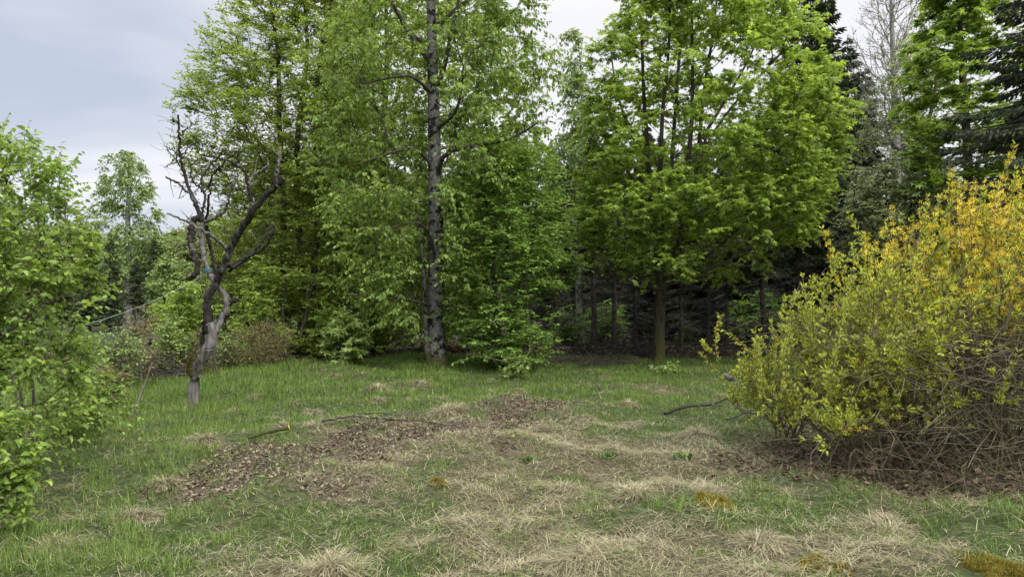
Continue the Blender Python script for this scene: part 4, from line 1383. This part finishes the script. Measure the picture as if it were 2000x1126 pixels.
# ------------------------------------------------------------------ shrubs
def forsythia():
    r = np.random.default_rng(101)
    base = np.array([4.6, 7.3, float(ground_z(4.6, 7.3))])
    root = empty('forsythia_bush', base, 'large yellow flowering forsythia with tangled tan canes at right', 'shrub')
    # outline of the bush in its own plane: x position -> top height (metres)
    def top(x, y):
        t = np.interp(x, [2.5, 2.7, 3.0, 3.4, 3.8, 4.2, 4.6, 5.15, 6.6, 7.6], [.5, 1.1, 1.55, 2.0, 2.3, 2.55, 2.85, 3.1, 3.1, 2.2])
        return t * (1 - .35 * ((y - 7.3) / 1.9) ** 2)
    canes, rads = [], []
    tips = []
    nC = 240
    stools = np.stack([np.linspace(3.25, 6.9, 11) + r.normal(0, .12, 11), 7.2 + r.normal(0, .45, 11)], 1)
    for i in range(nC):
        bx, by = stools[i % 11] + r.normal(0, .10, 2)
        a = r.random() * 6.283
        out = r.uniform(.2, 1.7)
        ex = np.clip(bx + math.cos(a) * out - .25, 2.6, 7.8); ey = np.clip(by + math.sin(a) * out * .8, 5.5, 9.2)
        h = float(top(ex, ey)) * r.uniform(.55, 1.0)
        h = max(h, .35)
        b = np.array([bx, by, ground_z(bx, by) - .03]); e = np.array([ex, ey, h])
        mid = b * .45 + e * .55 + np.array([0, 0, h * r.uniform(.05, .35)]) + r.normal(0, .14, 3)
        P, R = smooth_poly(np.array([b, b * .7 + mid * .3 + np.array([0, 0, .1 * h]), mid, e]), np.array([.0085, .0075, .0055, .0025]) * r.uniform(.6, 1.4), 12)
        P[1:-1] += r.normal(0, .015, (10, 3))
        canes.append(P); rads.append(R)
    canes, rads = np.stack(canes), np.stack(rads)
    for i in range(99):
        mb = MB(); V, Fq = tubes(canes[i:i + 1], rads[i:i + 1], 5); mb.add(V, Fq)
        mb.build('cane', M['cane'], root, True, base)
    mb = MB(); V, Fq = tubes(canes[99:], rads[99:], 5); mb.add(V, Fq)
    # side shoots
    nS = 4700
    ci = r.integers(0, nC, nS); bloom = r.random(nS + 400); cj = r.integers(3, 12, nS)
    B = canes[ci, cj]
    tang = norm(canes[ci, np.minimum(cj + 1, 11)] - canes[ci, cj - 1])
    d = norm(tang * .5 + r.normal(0, .55, (nS, 3)) + np.array([0, 0, .45]))
    ln = r.uniform(.15, .60, nS)
    E = B + d * ln[:, None]
    # keep inside the outline
    lim = top(E[:, 0], E[:, 1]) * 1.03
    k = (E[:, 2] < lim) & (E[:, 2] > .1) & (E[:, 0] > 2.15)
    B, E, d, ln = B[k], E[k], d[k], ln[k]
    bloom = np.concatenate([bloom[:nS][k], bloom[nS:]])
    Mi = (B + E) / 2 + r.normal(0, .02, B.shape)
    V, Fq = tubes(np.stack([B, Mi, E], 1), np.tile([.0036, .0028, .0016], (len(B), 1)), 4); mb.add(V, Fq)
    # the grey tangle low down
    nT = 3600
    tb = np.stack([r.uniform(3.1, 7.4, nT), 6.85 + r.normal(0, .75, nT), r.uniform(.08, 1.35, nT)], 1)
    td = norm(r.normal(0, 1, (nT, 3)) * np.array([1, .8, .55])); tl = r.uniform(.25, .8, nT)
    te = tb + td * tl[:, None]; te[:, 2] = np.maximum(te[:, 2], .02)
    tm = (tb + te) / 2 + r.normal(0, .05, (nT, 3)) + np.array([0, 0, .05])
    V, Fq = tubes(np.stack([tb, tm, te], 1), np.tile([.0032, .0028, .0015], (nT, 1)), 4); mb.add(V, Fq)
    o = mb.build('fine_canes', M['cane'], root, False, base); o['kind'] = 'stuff'
    # long upright shoots that make the spiky outline
    sh_b = []; sh_e = []
    for px, py, px2, py2, Y in ((1600, 600, 1625, 485, 7.0), (1555, 660, 1530, 575, 7.2), (1590, 640, 1580, 545, 6.9), (1690, 560, 1680, 450, 7.2), (1655, 590, 1665, 505, 7.0), (1745, 520, 1762, 410, 7.3), (1500, 740, 1480, 640, 6.9),
                            (1530, 700, 1520, 610, 6.9), (1850, 430, 1862, 330, 7.3), (1930, 400, 1975, 292, 7.2), (1800, 470, 1812, 385, 7.0), (1700, 620, 1725, 470, 6.8), (1620, 680, 1660, 560, 6.6), (1640, 520, 1610, 435, 7.3),
                            (1700, 480, 1650, 415, 7.4), (1960, 420, 2000, 320, 7.0), (1880, 450, 1900, 350, 6.9), (1780, 520, 1830, 400, 6.8)):
        for q in range(2):
            sh_b.append(at(px + r.normal(0, 8), py + 40, Y + r.normal(0, .15))); sh_e.append(at(px2 + r.normal(0, 10), py2 + r.normal(0, 6), Y + r.normal(0, .2)))
    # leaves and blossom along shoots
    sb = np.concatenate([B, np.array(sh_b)]); se = np.concatenate([E, np.array(sh_e)])
    lnn = np.linalg.norm(se - sb, axis=1)
    mbs = MB(); V, Fq = tubes(np.stack([sh_b, (np.array(sh_b) + np.array(sh_e)) / 2, sh_e], 1), np.tile([.0045, .0035, .002], (len(sh_b), 1)), 5); mbs.add(V, Fq)
    mbs.build('upright_shoots', M['cane'], root, False, base)['kind'] = 'stuff'
    fl, lf = MB(), MB()
    rows = []
    for i in range(len(sb)):
        m = max(2, int(lnn[i] / .045))
        s = (np.arange(m) + r.random(m)) / m
        rows.append(np.concatenate([sb[i] + (se[i] - sb[i]) * s[:, None], np.tile(norm(se[i] - sb[i]), (m, 1)), np.full((m, 1), float(i >= len(B))), np.full((m, 1), bloom[i])], 1))
    Q = np.concatenate(rows)
    P, tw, up_, blm = Q[:, :3], Q[:, 3:6], Q[:, 6], Q[:, 7]
    rel = P[:, 2] / np.maximum(top(P[:, 0], P[:, 1]), .3)
    ns = fbm(P[:, 0] / .45, P[:, 1] / .45, P[:, 2] / .45, 5, 2)
    # leafless low inside, leafy outside and above; blossom gathers high up to the right
    dens = np.clip(sstep(.28, .62, rel + (ns - .5) * .9 + .38 * sstep(4.4, 3.2, P[:, 0])), 0, 1)
    k = (r.random(len(P)) < np.maximum(dens * .70, up_ * .95)) & (P[:, 2] > .30 + .25 * ns)
    P, tw, rel, ns, blm = P[k], tw[k], rel[k], ns[k], blm[k]
    hgt = P[:, 2]
    pf = np.clip(sstep(.9, 3.0, hgt + .40 * (P[:, 0] - 4.4) + (ns - .5) * 2.6), .08, .64)
    isf = (blm * .8 + r.random(len(P)) * .2) < pf
    for sel, nrep in ((isf, 3), (~isf, 6)):
        p, t = np.repeat(P[sel], nrep, 0), np.repeat(tw[sel], nrep, 0)
        n = len(p)
        side = norm(np.cross(t, r.normal(0, 1, (n, 3))))
        p = p + side * .006
        if nrep == 6:
            D = t * .8 + side * .7 + np.array([0, 0, .35])
            leaves(lf, NARROW_V, OVATE_F, p, D, side * -.5 + r.normal(0, .5, (n, 3)) + np.array([0, 0, .6]), r.uniform(.024, .060, n), r.random(n))
        else:
            D = r.normal(0, 1, (n, 3)); Nn = side + np.array([0, 0, -.2])
            leaves(fl, PETAL_V, PETAL_F, p + side * .012, D, Nn, r.uniform(.036, .058, n), r.random(n))
    lf.build('foliage', M['fors_leaf'], root, False, base)
    fl.build('blossom', M['fors_flower'], root, False, base)


forsythia()


def outlying_shoot():
    r = np.random.default_rng(7)
    Y = 8.6; base = np.append(gpt(1378, 836), 0); base[2] = ground_z(base[0], base[1])
    Y = base[1]
    root = empty('forsythia_shoot', base, 'lone forsythia shoot leaning out left of the flowering shrub', 'shrub')
    mb, lf, fl = MB(), MB(), MB()
    tr = [((1482, 770, .2), (1440, 778, 0), (1415, 740, 0), (1385, 712, 0), (1370, 690, 0)), ((1415, 740, 0), (1402, 700, 0), (1398, 660, 0), (1407, 615, 0)), ((1400, 690, 0), (1380, 680, 0), (1372, 665, 0)),
          ((1378, 836, 0), (1410, 800, 0), (1452, 765, .1), (1490, 735, .2)), ((1452, 765, .1), (1470, 700, .1), (1435, 660, .1), (1415, 645, .1)), ((1415, 740, 0), (1440, 720, 0), (1450, 705, 0))]
    for i, q in enumerate(tr):
        P, R = limb_tube(mb, pts(Y, *q), np.linspace(.008, .003, len(q)), 18, 5, .1, i, .004)
        s = r.integers(5, 18, 90)
        p = P[s] + r.normal(0, .012, (90, 3))
        t = norm(P[np.minimum(s + 1, 17)] - P[s - 1])
        side = norm(np.cross(t, r.normal(0, 1, (90, 3))))
        if i == 3: continue
        leaves(lf, NARROW_V, OVATE_F, p[:72], (t * .6 + side)[:72], r.normal(0, .5, (72, 3)) + np.array([0, 0, .7]), r.uniform(.03, .06, 72), r.random(72))
        leaves(fl, PETAL_V, PETAL_F, p[72:], r.normal(0, 1, (18, 3)), side[72:], r.uniform(.035, .05, 18), r.random(18))
    mb.build('cane', M['cane'], root, True, base)
    lf.build('foliage', M['fors_leaf'], root, False, base)
    fl.build('blossom', M['fors_flower'], root, False, base)


outlying_shoot()


def lilac(name, label, bases, prof, Y, n, seed, size, depth=.9, nt=5, L=.28, nl=7, leafm='lilac_leaf', buds=0, gaps=.42, hang=.5, gs=.45):
    r = np.random.default_rng(seed)
    tr = Tree()
    base = np.append(gpt(*bases[0]), 0); base[2] = ground_z(base[0], base[1])
    for b in bases:
        g = np.append(gpt(*b), 0); g[2] = ground_z(g[0], g[1]) - .04
        g[1] += r.normal(0, .2)
        e = g + np.array([r.normal(0, .15), r.normal(0, .2), r.uniform(.8, 1.5)])
        tr.stem(np.array([g, (g + e) / 2 + r.normal(0, .05, 3), e]), np.array([.02, .016, .010]), 8)
    T = envelope(prof, Y, n, r, depth, .5, gaps=gaps, gs=gs, seed=seed)
    tr.grow(T, .35, .9, .02, .15, r)
    tr.radii(.0024, .45)
    cr, tw = MB(), MB()
    spray(tw, cr, tr.p[tr.tips], np.array(tr.tipdir), HT, r, nt, L, nl, .6, .8, .03, size, .5, .8, hang, .8, .55, .15, .002, rise=.15)
    root = finish(tr, name, base, label, 'shrub', M['lilac_stem'], M[leafm], cr, tw, split=True, trunk_name='stem', crown_name='foliage', sides=5, stem_sides=7, most=60)
    if buds:
        bm = MB()
        ti = np.array(tr.tips); ti = ti[tr.p[ti][:, 2] > 1.9][:buds]
        for i in ti:
            q = 26
            h = r.random(q)
            a = r.random(q) * 6.283
            d = np.stack([np.cos(a) * (1 - h) * .035, np.sin(a) * (1 - h) * .035, h * .16], 1)
            leaves(bm, NARROW_V * np.array([1, 1.4, 1]), OVATE_F, tr.p[i] + d, d + np.array([0, 0, .05]), r.normal(0, 1, (q, 3)), r.uniform(.014, .024, q), r.random(q))
        bm.build('flower_buds', M['lilac_bud'], root, False, base)
    return root


lilac('lilac_bush', 'tall leafy lilac with pale flower buds at the left edge', [(60, 900), (-40, 920), (110, 860), (-150, 900), (20, 870), (90, 880), (0, 905), (130, 850), (40, 860), (-90, 870)],
      [(880, -60, 130), (820, -120, 150), (760, -150, 165), (700, -200, 180), (640, -220, 185), (580, -220, 180), (520, -230, 170), (460, -220, 165), (400, -200, 150), (350, -190, 130), (300, -180, 90), (265, -160, 30)],
      6.1, 540, 121, .044, .8, 5, .30, 8, buds=26, gaps=.48, gs=.55)
lilac('lilac_bush', 'low lilac thicket with thin stems below the tall lilac', [(150, 850), (200, 840), (100, 880), (235, 830)],
      [(850, 60, 260), (810, 60, 255), (770, 70, 235), (730, 90, 200), (700, 110, 170)], 8.0, 150, 123, .040, .9, 4, .25, 6, gaps=.48)
lilac('lilac_sapling', 'lilac seedling with big leaves in the lower left corner', [(25, 1010), (-20, 1000)],
      [(1000, -30, 55), (950, -60, 70), (890, -60, 75), (830, -60, 60), (780, -50, 30), (740, -40, 20)], 4.9, 80, 125, .048, .8, 4, .18, 6, gaps=.3)


def sapling(px, py, top, wpx, n, seed, label, leafm, name='sapling', shape=OV, size=.06, group=None, bark='twig', stems=1, nt=4, nl=5, L=.3, cat='sapling', flat=.4):
    r = np.random.default_rng(seed)
    g2 = gpt(px, py); Y = g2[1]; m = Y / F
    base = np.array([g2[0], Y, float(ground_z(*g2))])
    tr = Tree()
    for s in range(stems):
        o = r.normal(0, wpx * .3 * m) if stems > 1 else 0
        P = on_ground(np.array([base + np.array([o * .3, 0, 0]), base + np.array([o * .7 + r.normal(0, .05), r.normal(0, .05), (py - top) * m * .5]), base + np.array([o + r.normal(0, .08), r.normal(0, .08), (py - top) * m * .95])]), 0, .05)
        tr.stem(P, np.array([.020, .014, .005]) * (1.0 if stems == 1 else .7), 10)
    h = py - top
    prof = [(py - h * .15, px - wpx * .5, px + wpx * .5), (py - h * .45, px - wpx, px + wpx), (py - h * .75, px - wpx * .8, px + wpx * .8), (py - h, px - wpx * .2, px + wpx * .2)]
    T = envelope(prof, Y, n, r, .9, .6, gaps=.3, gs=.5, seed=seed)
    tr.grow(T, .35, .9, .02, .2, r)
    tr.radii(.0028)
    cr, tw = MB(), MB()
    spray(tw, cr, tr.p[tr.tips], np.array(tr.tipdir), shape, r, nt, L, nl, .7, flat, .03, size, .5, .8, .3, 1, .5, .25, .0026)
    return finish(tr, name, base, label, cat, M[bark], M[leafm], cr, tw, group=group)


sapling(670, 722, 606, 50, 90, 131, 'pale green maple sapling in front of the dark wood edge', 'pale_leaf', 'maple_sapling', MP, .10, None, 'twig', 3, 4, 6, .3)
sapling(520, 727, 625, 72, 140, 132, 'twiggy brown-green bush with few leaves near the dead tree', 'red_leaf', 'twiggy_bush', OV, .045, None, 'cane', 7, 6, 2, .35, 'bush', .7)
sapling(455, 722, 640, 40, 90, 142, 'small olive bush close behind the dead trunk', 'pale_leaf', 'twiggy_bush', OV, .05, None, 'cane', 5, 5, 3, .3, 'bush', .7)
sapling(278, 742, 588, 34, 60, 133, 'grey-stemmed sapling with ragged sparse leaves left of the dead tree', 'red_leaf', 'sapling', OV, .06, None, 'grey_bark', 1, 4, 4, .3)
sapling(333, 732, 610, 40, 85, 134, 'two-stemmed green sapling between the grey one and the dead tree', 'pale_leaf', 'sapling', OV, .065, None, 'twig', 2, 4, 6, .3)
sapling(362, 722, 545, 60, 120, 135, 'leafy yellow-green sapling directly behind the dead trunk', 'maple_b_leaf', 'sapling', OV, .085, None, 'twig', 2, 5, 7, .35)
sapling(232, 752, 640, 46, 120, 136, 'thin-stemmed bush with small pale leaves at the clearing edge', 'pale_leaf', 'sapling', OV, .05, None, 'twig', 4, 4, 5, .3)
sapling(390, 733, 632, 20, 30, 137, 'reddish-leaved sapling touching the left of the dead trunk', 'red_leaf', 'sapling', OV, .06, None, 'twig', 1, 4, 4, .25)
sapling(205, 790, 700, 40, 110, 138, 'low reddish bramble beside the lilac thicket', 'red_leaf', 'bramble', OV, .05, None, 'cane', 5, 4, 4, .25, 'bush', .7)
sapling(425, 742, 640, 10, 14, 139, 'thin dead stick-like sapling right of the dead trunk', 'pale_leaf', 'sapling', OV, .04, None, 'twig', 1, 2, 1, .2)
sapling(1008, 735, 690, 26, 30, 140, 'pale leafy sprout in the grass before the dense young beech', 'pale_leaf', 'seedling', MP, .07, None, 'cane', 2, 4, 4, .2, 'plant')
sapling(1302, 735, 705, 22, 30, 141, 'pale seedling at the foot of the broad maple', 'pale_leaf', 'seedling', MP, .08, None, 'twig', 2, 4, 4, .2, 'plant')


# ------------------------------------------------------------------ fallen wood
def stick(name, label, q, w, mat, cat='branch', seed=0, side=0, Y=None, knob=.15, lift=.02):
    mb = MB()
    P = []
    for p in q:
        if Y is None or len(p) == 2:
            g = gpt(p[0], p[1]); P.append([g[0], g[1], float(ground_z(*g)) + lift])
        else:
            P.append(at(p[0], p[1], p[2]))
    P = np.array(P)
    P_, R_ = limb_tube(mb, P, np.linspace(w, w * .45, len(P)), 6 + 5 * len(P), 7, knob, seed, .006)
    r = np.random.default_rng(seed)
    for e in range(side):
        j = r.integers(3, len(P_) - 2)
        d = norm(r.normal(0, 1, 3) * np.array([1, .6, .5]) + np.array([0, 0, .3])); l = r.uniform(.1, .35)
        limb_tube(mb, np.array([P_[j], P_[j] + d * l * .5 + r.normal(0, .02, 3), P_[j] + d * l]), np.array([R_[j] * .5, R_[j] * .4, .002]), 6, 5, 0, e, .004)
    return tag(mb.build(name, mat, smooth=True), label, cat)


stick('fallen_branch', 'knobbly dark fallen branch lying towards the flowering shrub', [(1298, 815), (1340, 808), (1390, 798), (1440, 786), (1500, 776)], .022, M['dead_bark'], seed=3, side=9, lift=.09)
stick('fallen_branch', 'long dark forked stick along the leaf litter', [(630, 850), (690, 840), (760, 845), (830, 850), (905, 853)], .016, M['dark_bark'], seed=4, side=6, lift=.05)
stick('fallen_branch', 'short dark twig crossing the forked stick', [(700, 842), (745, 832), (765, 825)], .010, M['dark_bark'], seed=5, side=2, lift=.09)
stick('fallen_branch', 'thin curved stick poking up from the grass in the middle', [(1148, 735, 13.6), (1175, 762, 12.6), (1192, 785, 11.6), (1203, 805, 10.6)], .012, M['dark_bark'], seed=6, Y=1)
stick('fallen_branch', 'small bare twig lying right of the centre grass', [(1095, 884), (1125, 886), (1158, 889)], .008, M['dark_bark'], seed=7, side=2)
stick('fallen_branch', 'short twig lying at the end of the leaf litter', [(1120, 810), (1150, 806)], .012, M['dark_bark'], seed=8, lift=.04)
stick('fallen_branch', 'dark twig standing up from the leaf litter mound', [(1035, 785, 11.2), (1065, 805, 10.7), (1083, 820, 10.2)], .009, M['dark_bark'], seed=18, Y=1)
stick('fallen_branch', 'dark branch low under the flowering shrub', [(1420, 830), (1500, 815), (1560, 812)], .014, M['dark_bark'], seed=9, side=5, lift=.09)
stick('bare_branch', 'pale arching bare branch before the dense young beech', [(910, 690, 17.0), (960, 700, 16.6), (1010, 708, 16.2), (1032, 690, 16.4), (1035, 670, 16.6), (1025, 655, 16.8)], .014, M['cane'], seed=10, side=5, Y=1)
stick('log_stub', 'short grey log stub in the grass behind the forsythia shoot', [(1415, 741), (1440, 745)], .085, M['dead_wood'], 'log', 11, lift=.05)
stick('fallen_branch', 'pale bent stick leaning in the brush by the lilac', [(250, 765), (270, 748), (290, 738)], .012, M['dead_wood'], seed=12, lift=.15)


def cut_log():
    g0, g1 = gpt(485, 869), gpt(564, 862)
    a = np.array([g0[0], g0[1], float(ground_z(*g0)) + .06]); b = np.array([g1[0], g1[1], float(ground_z(*g1)) + .09])
    root = empty('cut_branch', a, 'thick cut branch with orange sawn end on the leaf litter', 'branch')
    mb = MB(); limb_tube(mb, np.array([a, (a + b) / 2 + np.array([0, 0, .012]), b]), np.array([.016, .022, .026]), 12, 9, .1, 2); mb.build('bark', M['maple_bark'], root, True, a)
    mb = MB(); d = norm(b - a); limb_tube(mb, np.array([b - d * .005, b + d * .006]), np.array([.0275, .0265]), 3, 12); mb.build('cut_face', M['cut_wood'], root, False, a)


cut_log()


def brush(name, label, x0, x1, y0, y1, h, n, seed, mats, wr=(.004, .012)):
    r = np.random.default_rng(seed)
    mb = MB()
    b = np.stack([r.uniform(x0, x1, n), r.uniform(y0, y1, n), np.zeros(n)], 1)
    b[:, 2] = ground_z(b[:, 0], b[:, 1]) + r.random(n) ** 1.5 * h
    d = norm(r.normal(0, 1, (n, 3)) * np.array([1, .7, .35])); l = r.uniform(.3, 1.0, n)
    e = b + d * l[:, None]; e[:, 2] = np.maximum(e[:, 2], .02)
    m = (b + e) / 2 + r.normal(0, .06, (n, 3))
    q = r.uniform(*wr, n)
    V, Fq = tubes(np.stack([b, m, e], 1), np.stack([q, q * .8, q * .35], 1), 4); mb.add(V, Fq)
    tag(mb.build(name, mats), label, 'brushwood')


brush('brush_pile', 'heap of dead brushwood at the edge of the left clearing', -10.2, -7.4, 15.2, 17.2, .55, 700, 1, M['twig'])
brush('brush_pile', 'grey dead twigs heaped left of the broad maple trunk', 2.0, 4.6, 19.6, 21.6, .6, 600, 2, M['spruce_bark'])
brush('brush_pile', 'scattered brown twigs on the meadow edge before the spruces', .8, 3.6, 18.0, 19.2, .15, 220, 3, M['twig'])
brush('brush_pile', 'dead twigs lying in the dark right of the maple trunk', 4.6, 8.0, 19.6, 22.0, .45, 450, 4, M['spruce_bark'])
stick('fallen_log', 'long dark rotten log lying behind the saplings at left', [(195, 692), (250, 696), (330, 699), (400, 702)], .10, M['dark_bark'], 'log', 13, side=3, knob=.3, lift=.10)
stick('fallen_log', 'dark broken root lump on the log at left', [(296, 694), (312, 690), (322, 692)], .17, M['dark_bark'], 'log', 14, knob=.4, lift=.42)
stick('fallen_log', 'dark branchy log under the young trees behind the dead trunk', [(420, 708), (470, 705), (520, 704)], .08, M['dark_bark'], 'log', 15, side=6, knob=.3, lift=.10)


# ------------------------------------------------------------------ tussocks and moss mounds
def tussock(px, py, wpx, hpx, seed, label, moss=False, group=None):
    r = np.random.default_rng(seed)
    g = gpt(px, py); m = g[1] / F
    R0, H = wpx * m, hpx * m * (.78 if not moss else .7)
    mb = MB()
    # earth core
    nu, nv = 12, 5
    V = [];
    for j in range(nv):
        f = j / nv
        for i in range(nu):
            a = i / nu * 6.283
            rr = R0 * .8 * math.sqrt(max(1 - f * f, 0)) * (1 + .25 * (float(vn(math.cos(a) * 2, math.sin(a) * 2, f * 2, seed)) - .5))
            V.append([g[0] + rr * math.cos(a), g[1] + rr * math.sin(a) * .8, float(ground_z(*g)) - .04 + H * .72 * f])
    V.append([g[0], g[1], float(ground_z(*g)) + H * .72])
    Fq = [[j * nu + i, j * nu + (i + 1) % nu, (j + 1) * nu + (i + 1) % nu, (j + 1) * nu + i] for j in range(nv - 1) for i in range(nu)]
    mb.add(np.array(V), np.array(Fq), np.full(len(Fq), .1))
    mb.add(np.zeros((0, 3)), np.array([[(nv - 1) * nu + i, (nv - 1) * nu + (i + 1) % nu, nv * nu] for i in range(nu)]) - len(V), np.full(nu, .1))
    n = int((2100 if group is None else 700) if not moss else 5200)
    u = r.random(n) ** .5; a = r.random(n) * 6.283
    u = u * (1 if not moss else (.45 + 1.3 * vn(np.cos(a) * 2.2 + 5, np.sin(a) * 2.2 + 5, 0, seed)))
    X = g[0] + R0 * .72 * u * np.cos(a); Yy = g[1] + R0 * .6 * u * np.sin(a)
    Z = ground_z(X, Yy) - .02 + H * .72 * np.sqrt(np.maximum(1 - u ** 2 * .8, 0)) * (.85 + .3 * r.random(n))
    if moss:
        Z = Z + .05 * (fbm(X / .10, Yy / .10, 0, seed, 2) - .6)
        blades(mb, X, Yy, Z - .01, r.uniform(.02, .065, n), r.uniform(.003, .006, n), r.random(n) * 6.28, r.random(n) * .8, r.random(n) * .4, r.random(n))
        o = mb.build('moss_mound', M['moss']); tag(o, label, 'moss mound')
    else:
        bias = r.random() * 6.28
        az = np.where(r.random(n) < .3, a + r.normal(0, .7, n), bias + (fbm(X / .25, Yy / .25, 0, seed, 2) - .5) * 9 + r.normal(0, .6, n))
        Z = Z - H * .35 * fbm(X / .12, Yy / .12, 0, seed, 2)
        blades(mb, X, Yy, Z, min(R0 * .45 + .06, .21) * r.uniform(.3, 1.25, n), r.uniform(.002, .004, n) + .0003 * g[1], az, .95 + u * .5 + r.normal(0, .25, n), .25 + .45 * r.random(n), r.random(n), 3)
        o = mb.build('grass_tussock', M['straw']); tag(o, label, 'grass tussock', group)


tussock(740, 772, 35, 32, 1, 'largest pale grass tussock, on the green meadow left of the cherry trunk')
tussock(822, 757, 28, 13, 2, 'low wide tussock in the meadow below the cherry trunk')
tussock(652, 746, 17, 12, 3, 'small whitish tussock in the grass before the maple sapling')
tussock(580, 792, 10, 14, 4, 'tiny upright tussock alone on the meadow near the dead tree')
tussock(955, 783, 20, 14, 5, 'round brown tussock just behind the leaf litter mound')
tussock(958, 734, 13, 12, 6, 'little tussock at the meadow edge left of the dense young beech')
tussock(872, 822, 52, 24, 7, 'broad flattened tussock at the back of the leaf litter')
tussock(400, 872, 44, 26, 8, 'shaggy straw tussock in front of the dead trunk')
tussock(1140, 832, 22, 16, 9, 'small tussock right of the leaf litter end')
tussock(1230, 800, 26, 14, 10, 'low tussock near the thin curved stick')
tussock(1365, 868, 52, 18, 11, 'wide yellowish tussock before the knobbly fallen branch')
tussock(325, 945, 34, 22, 12, 'dry tussock with long hanging straw at the left of the litter')
tussock(265, 995, 55, 26, 13, 'large collapsed straw tussock in the left foreground')
tussock(105, 1058, 70, 26, 14, 'flattened straw heap in the lower left corner')
tussock(1490, 1072, 62, 38, 15, 'tall shaggy tussock with combed straw in the right foreground')
tussock(1735, 1030, 66, 30, 16, 'broad straw tussock in front of the shrub litter')
tussock(1240, 985, 46, 20, 17, 'tangled tussock left of the ochre moss mound')
tussock(1130, 1110, 90, 22, 18, 'matted straw tussock at the bottom middle of the meadow')
tussock(640, 1110, 90, 18, 19, 'matted straw tussock at the bottom left of the middle')
tussock(1010, 765, 25, 12, 20, 'ragged tussock beneath the pale leafy sprout')
tussock(1395, 998, 60, 22, 30, 'ochre moss mound in the middle right foreground', True)
tussock(1600, 1110, 66, 16, 31, 'dull olive moss mound at the bottom right of the middle', True)
tussock(1945, 1126, 70, 18, 32, 'bright moss mound cut by the lower right corner', True)
tussock(857, 945, 22, 8, 33, 'small ochre moss mound with a dark hole at the litter edge', True)


_q = np.random.default_rng(8)
for i in range(26):
    py = 738 + 230 * _q.random() ** 1.6
    px = _q.uniform(300, 1420)
    if abs(px - 375) < 40 or litter_mask(*gpt(px, py)) > .3:
        continue
    tussock(px, py, (10 + 14 * _q.random()) * (py - HZ) / 170, (7 + 7 * _q.random()) * (py - HZ) / 170, 50 + i, 'small pale tuft of dry grass scattered over the green meadow', False, 'small dry tufts scattered over the meadow')


def weed(px, py, n, seed, label):
    r = np.random.default_rng(seed)
    g = gpt(px, py); z = float(ground_z(*g))
    mb = MB()
    a = r.random(n) * 6.283
    D = np.stack([np.cos(a), np.sin(a), r.uniform(.4, 1.4, n)], 1)
    P = np.stack([g[0] + .05 * r.normal(0, 1, n), g[1] + .05 * r.normal(0, 1, n), np.full(n, z)], 1)
    N = np.stack([-np.cos(a), -np.sin(a), r.uniform(.5, 1.2, n)], 1)
    leaves(mb, OVATE_V * np.array([1, .7, 1.6]), OVATE_F, P, D, N, r.uniform(.05, .11, n), r.random(n))
    tag(mb.build('broadleaf_weed', M['weed']), label, 'weed')


M['weed'] = leaf_mat('weed_leaf', (.05, .11, .018), (.09, .17, .025), .35)
weed(1038, 905, 16, 1, 'broad-leaved green weed in the straw right of the ochre mound by the litter')
weed(1335, 908, 14, 2, 'broad-leaved green weed below the wide yellowish tussock')
weed(515, 822, 18, 3, 'dark green weed rosette in the meadow above the cut branch')
weed(1418, 872, 9, 4, 'upright pointed weed at the left edge of the shrub litter')
weed(1190, 908, 14, 5, 'small weed rosette in the middle of the straw')
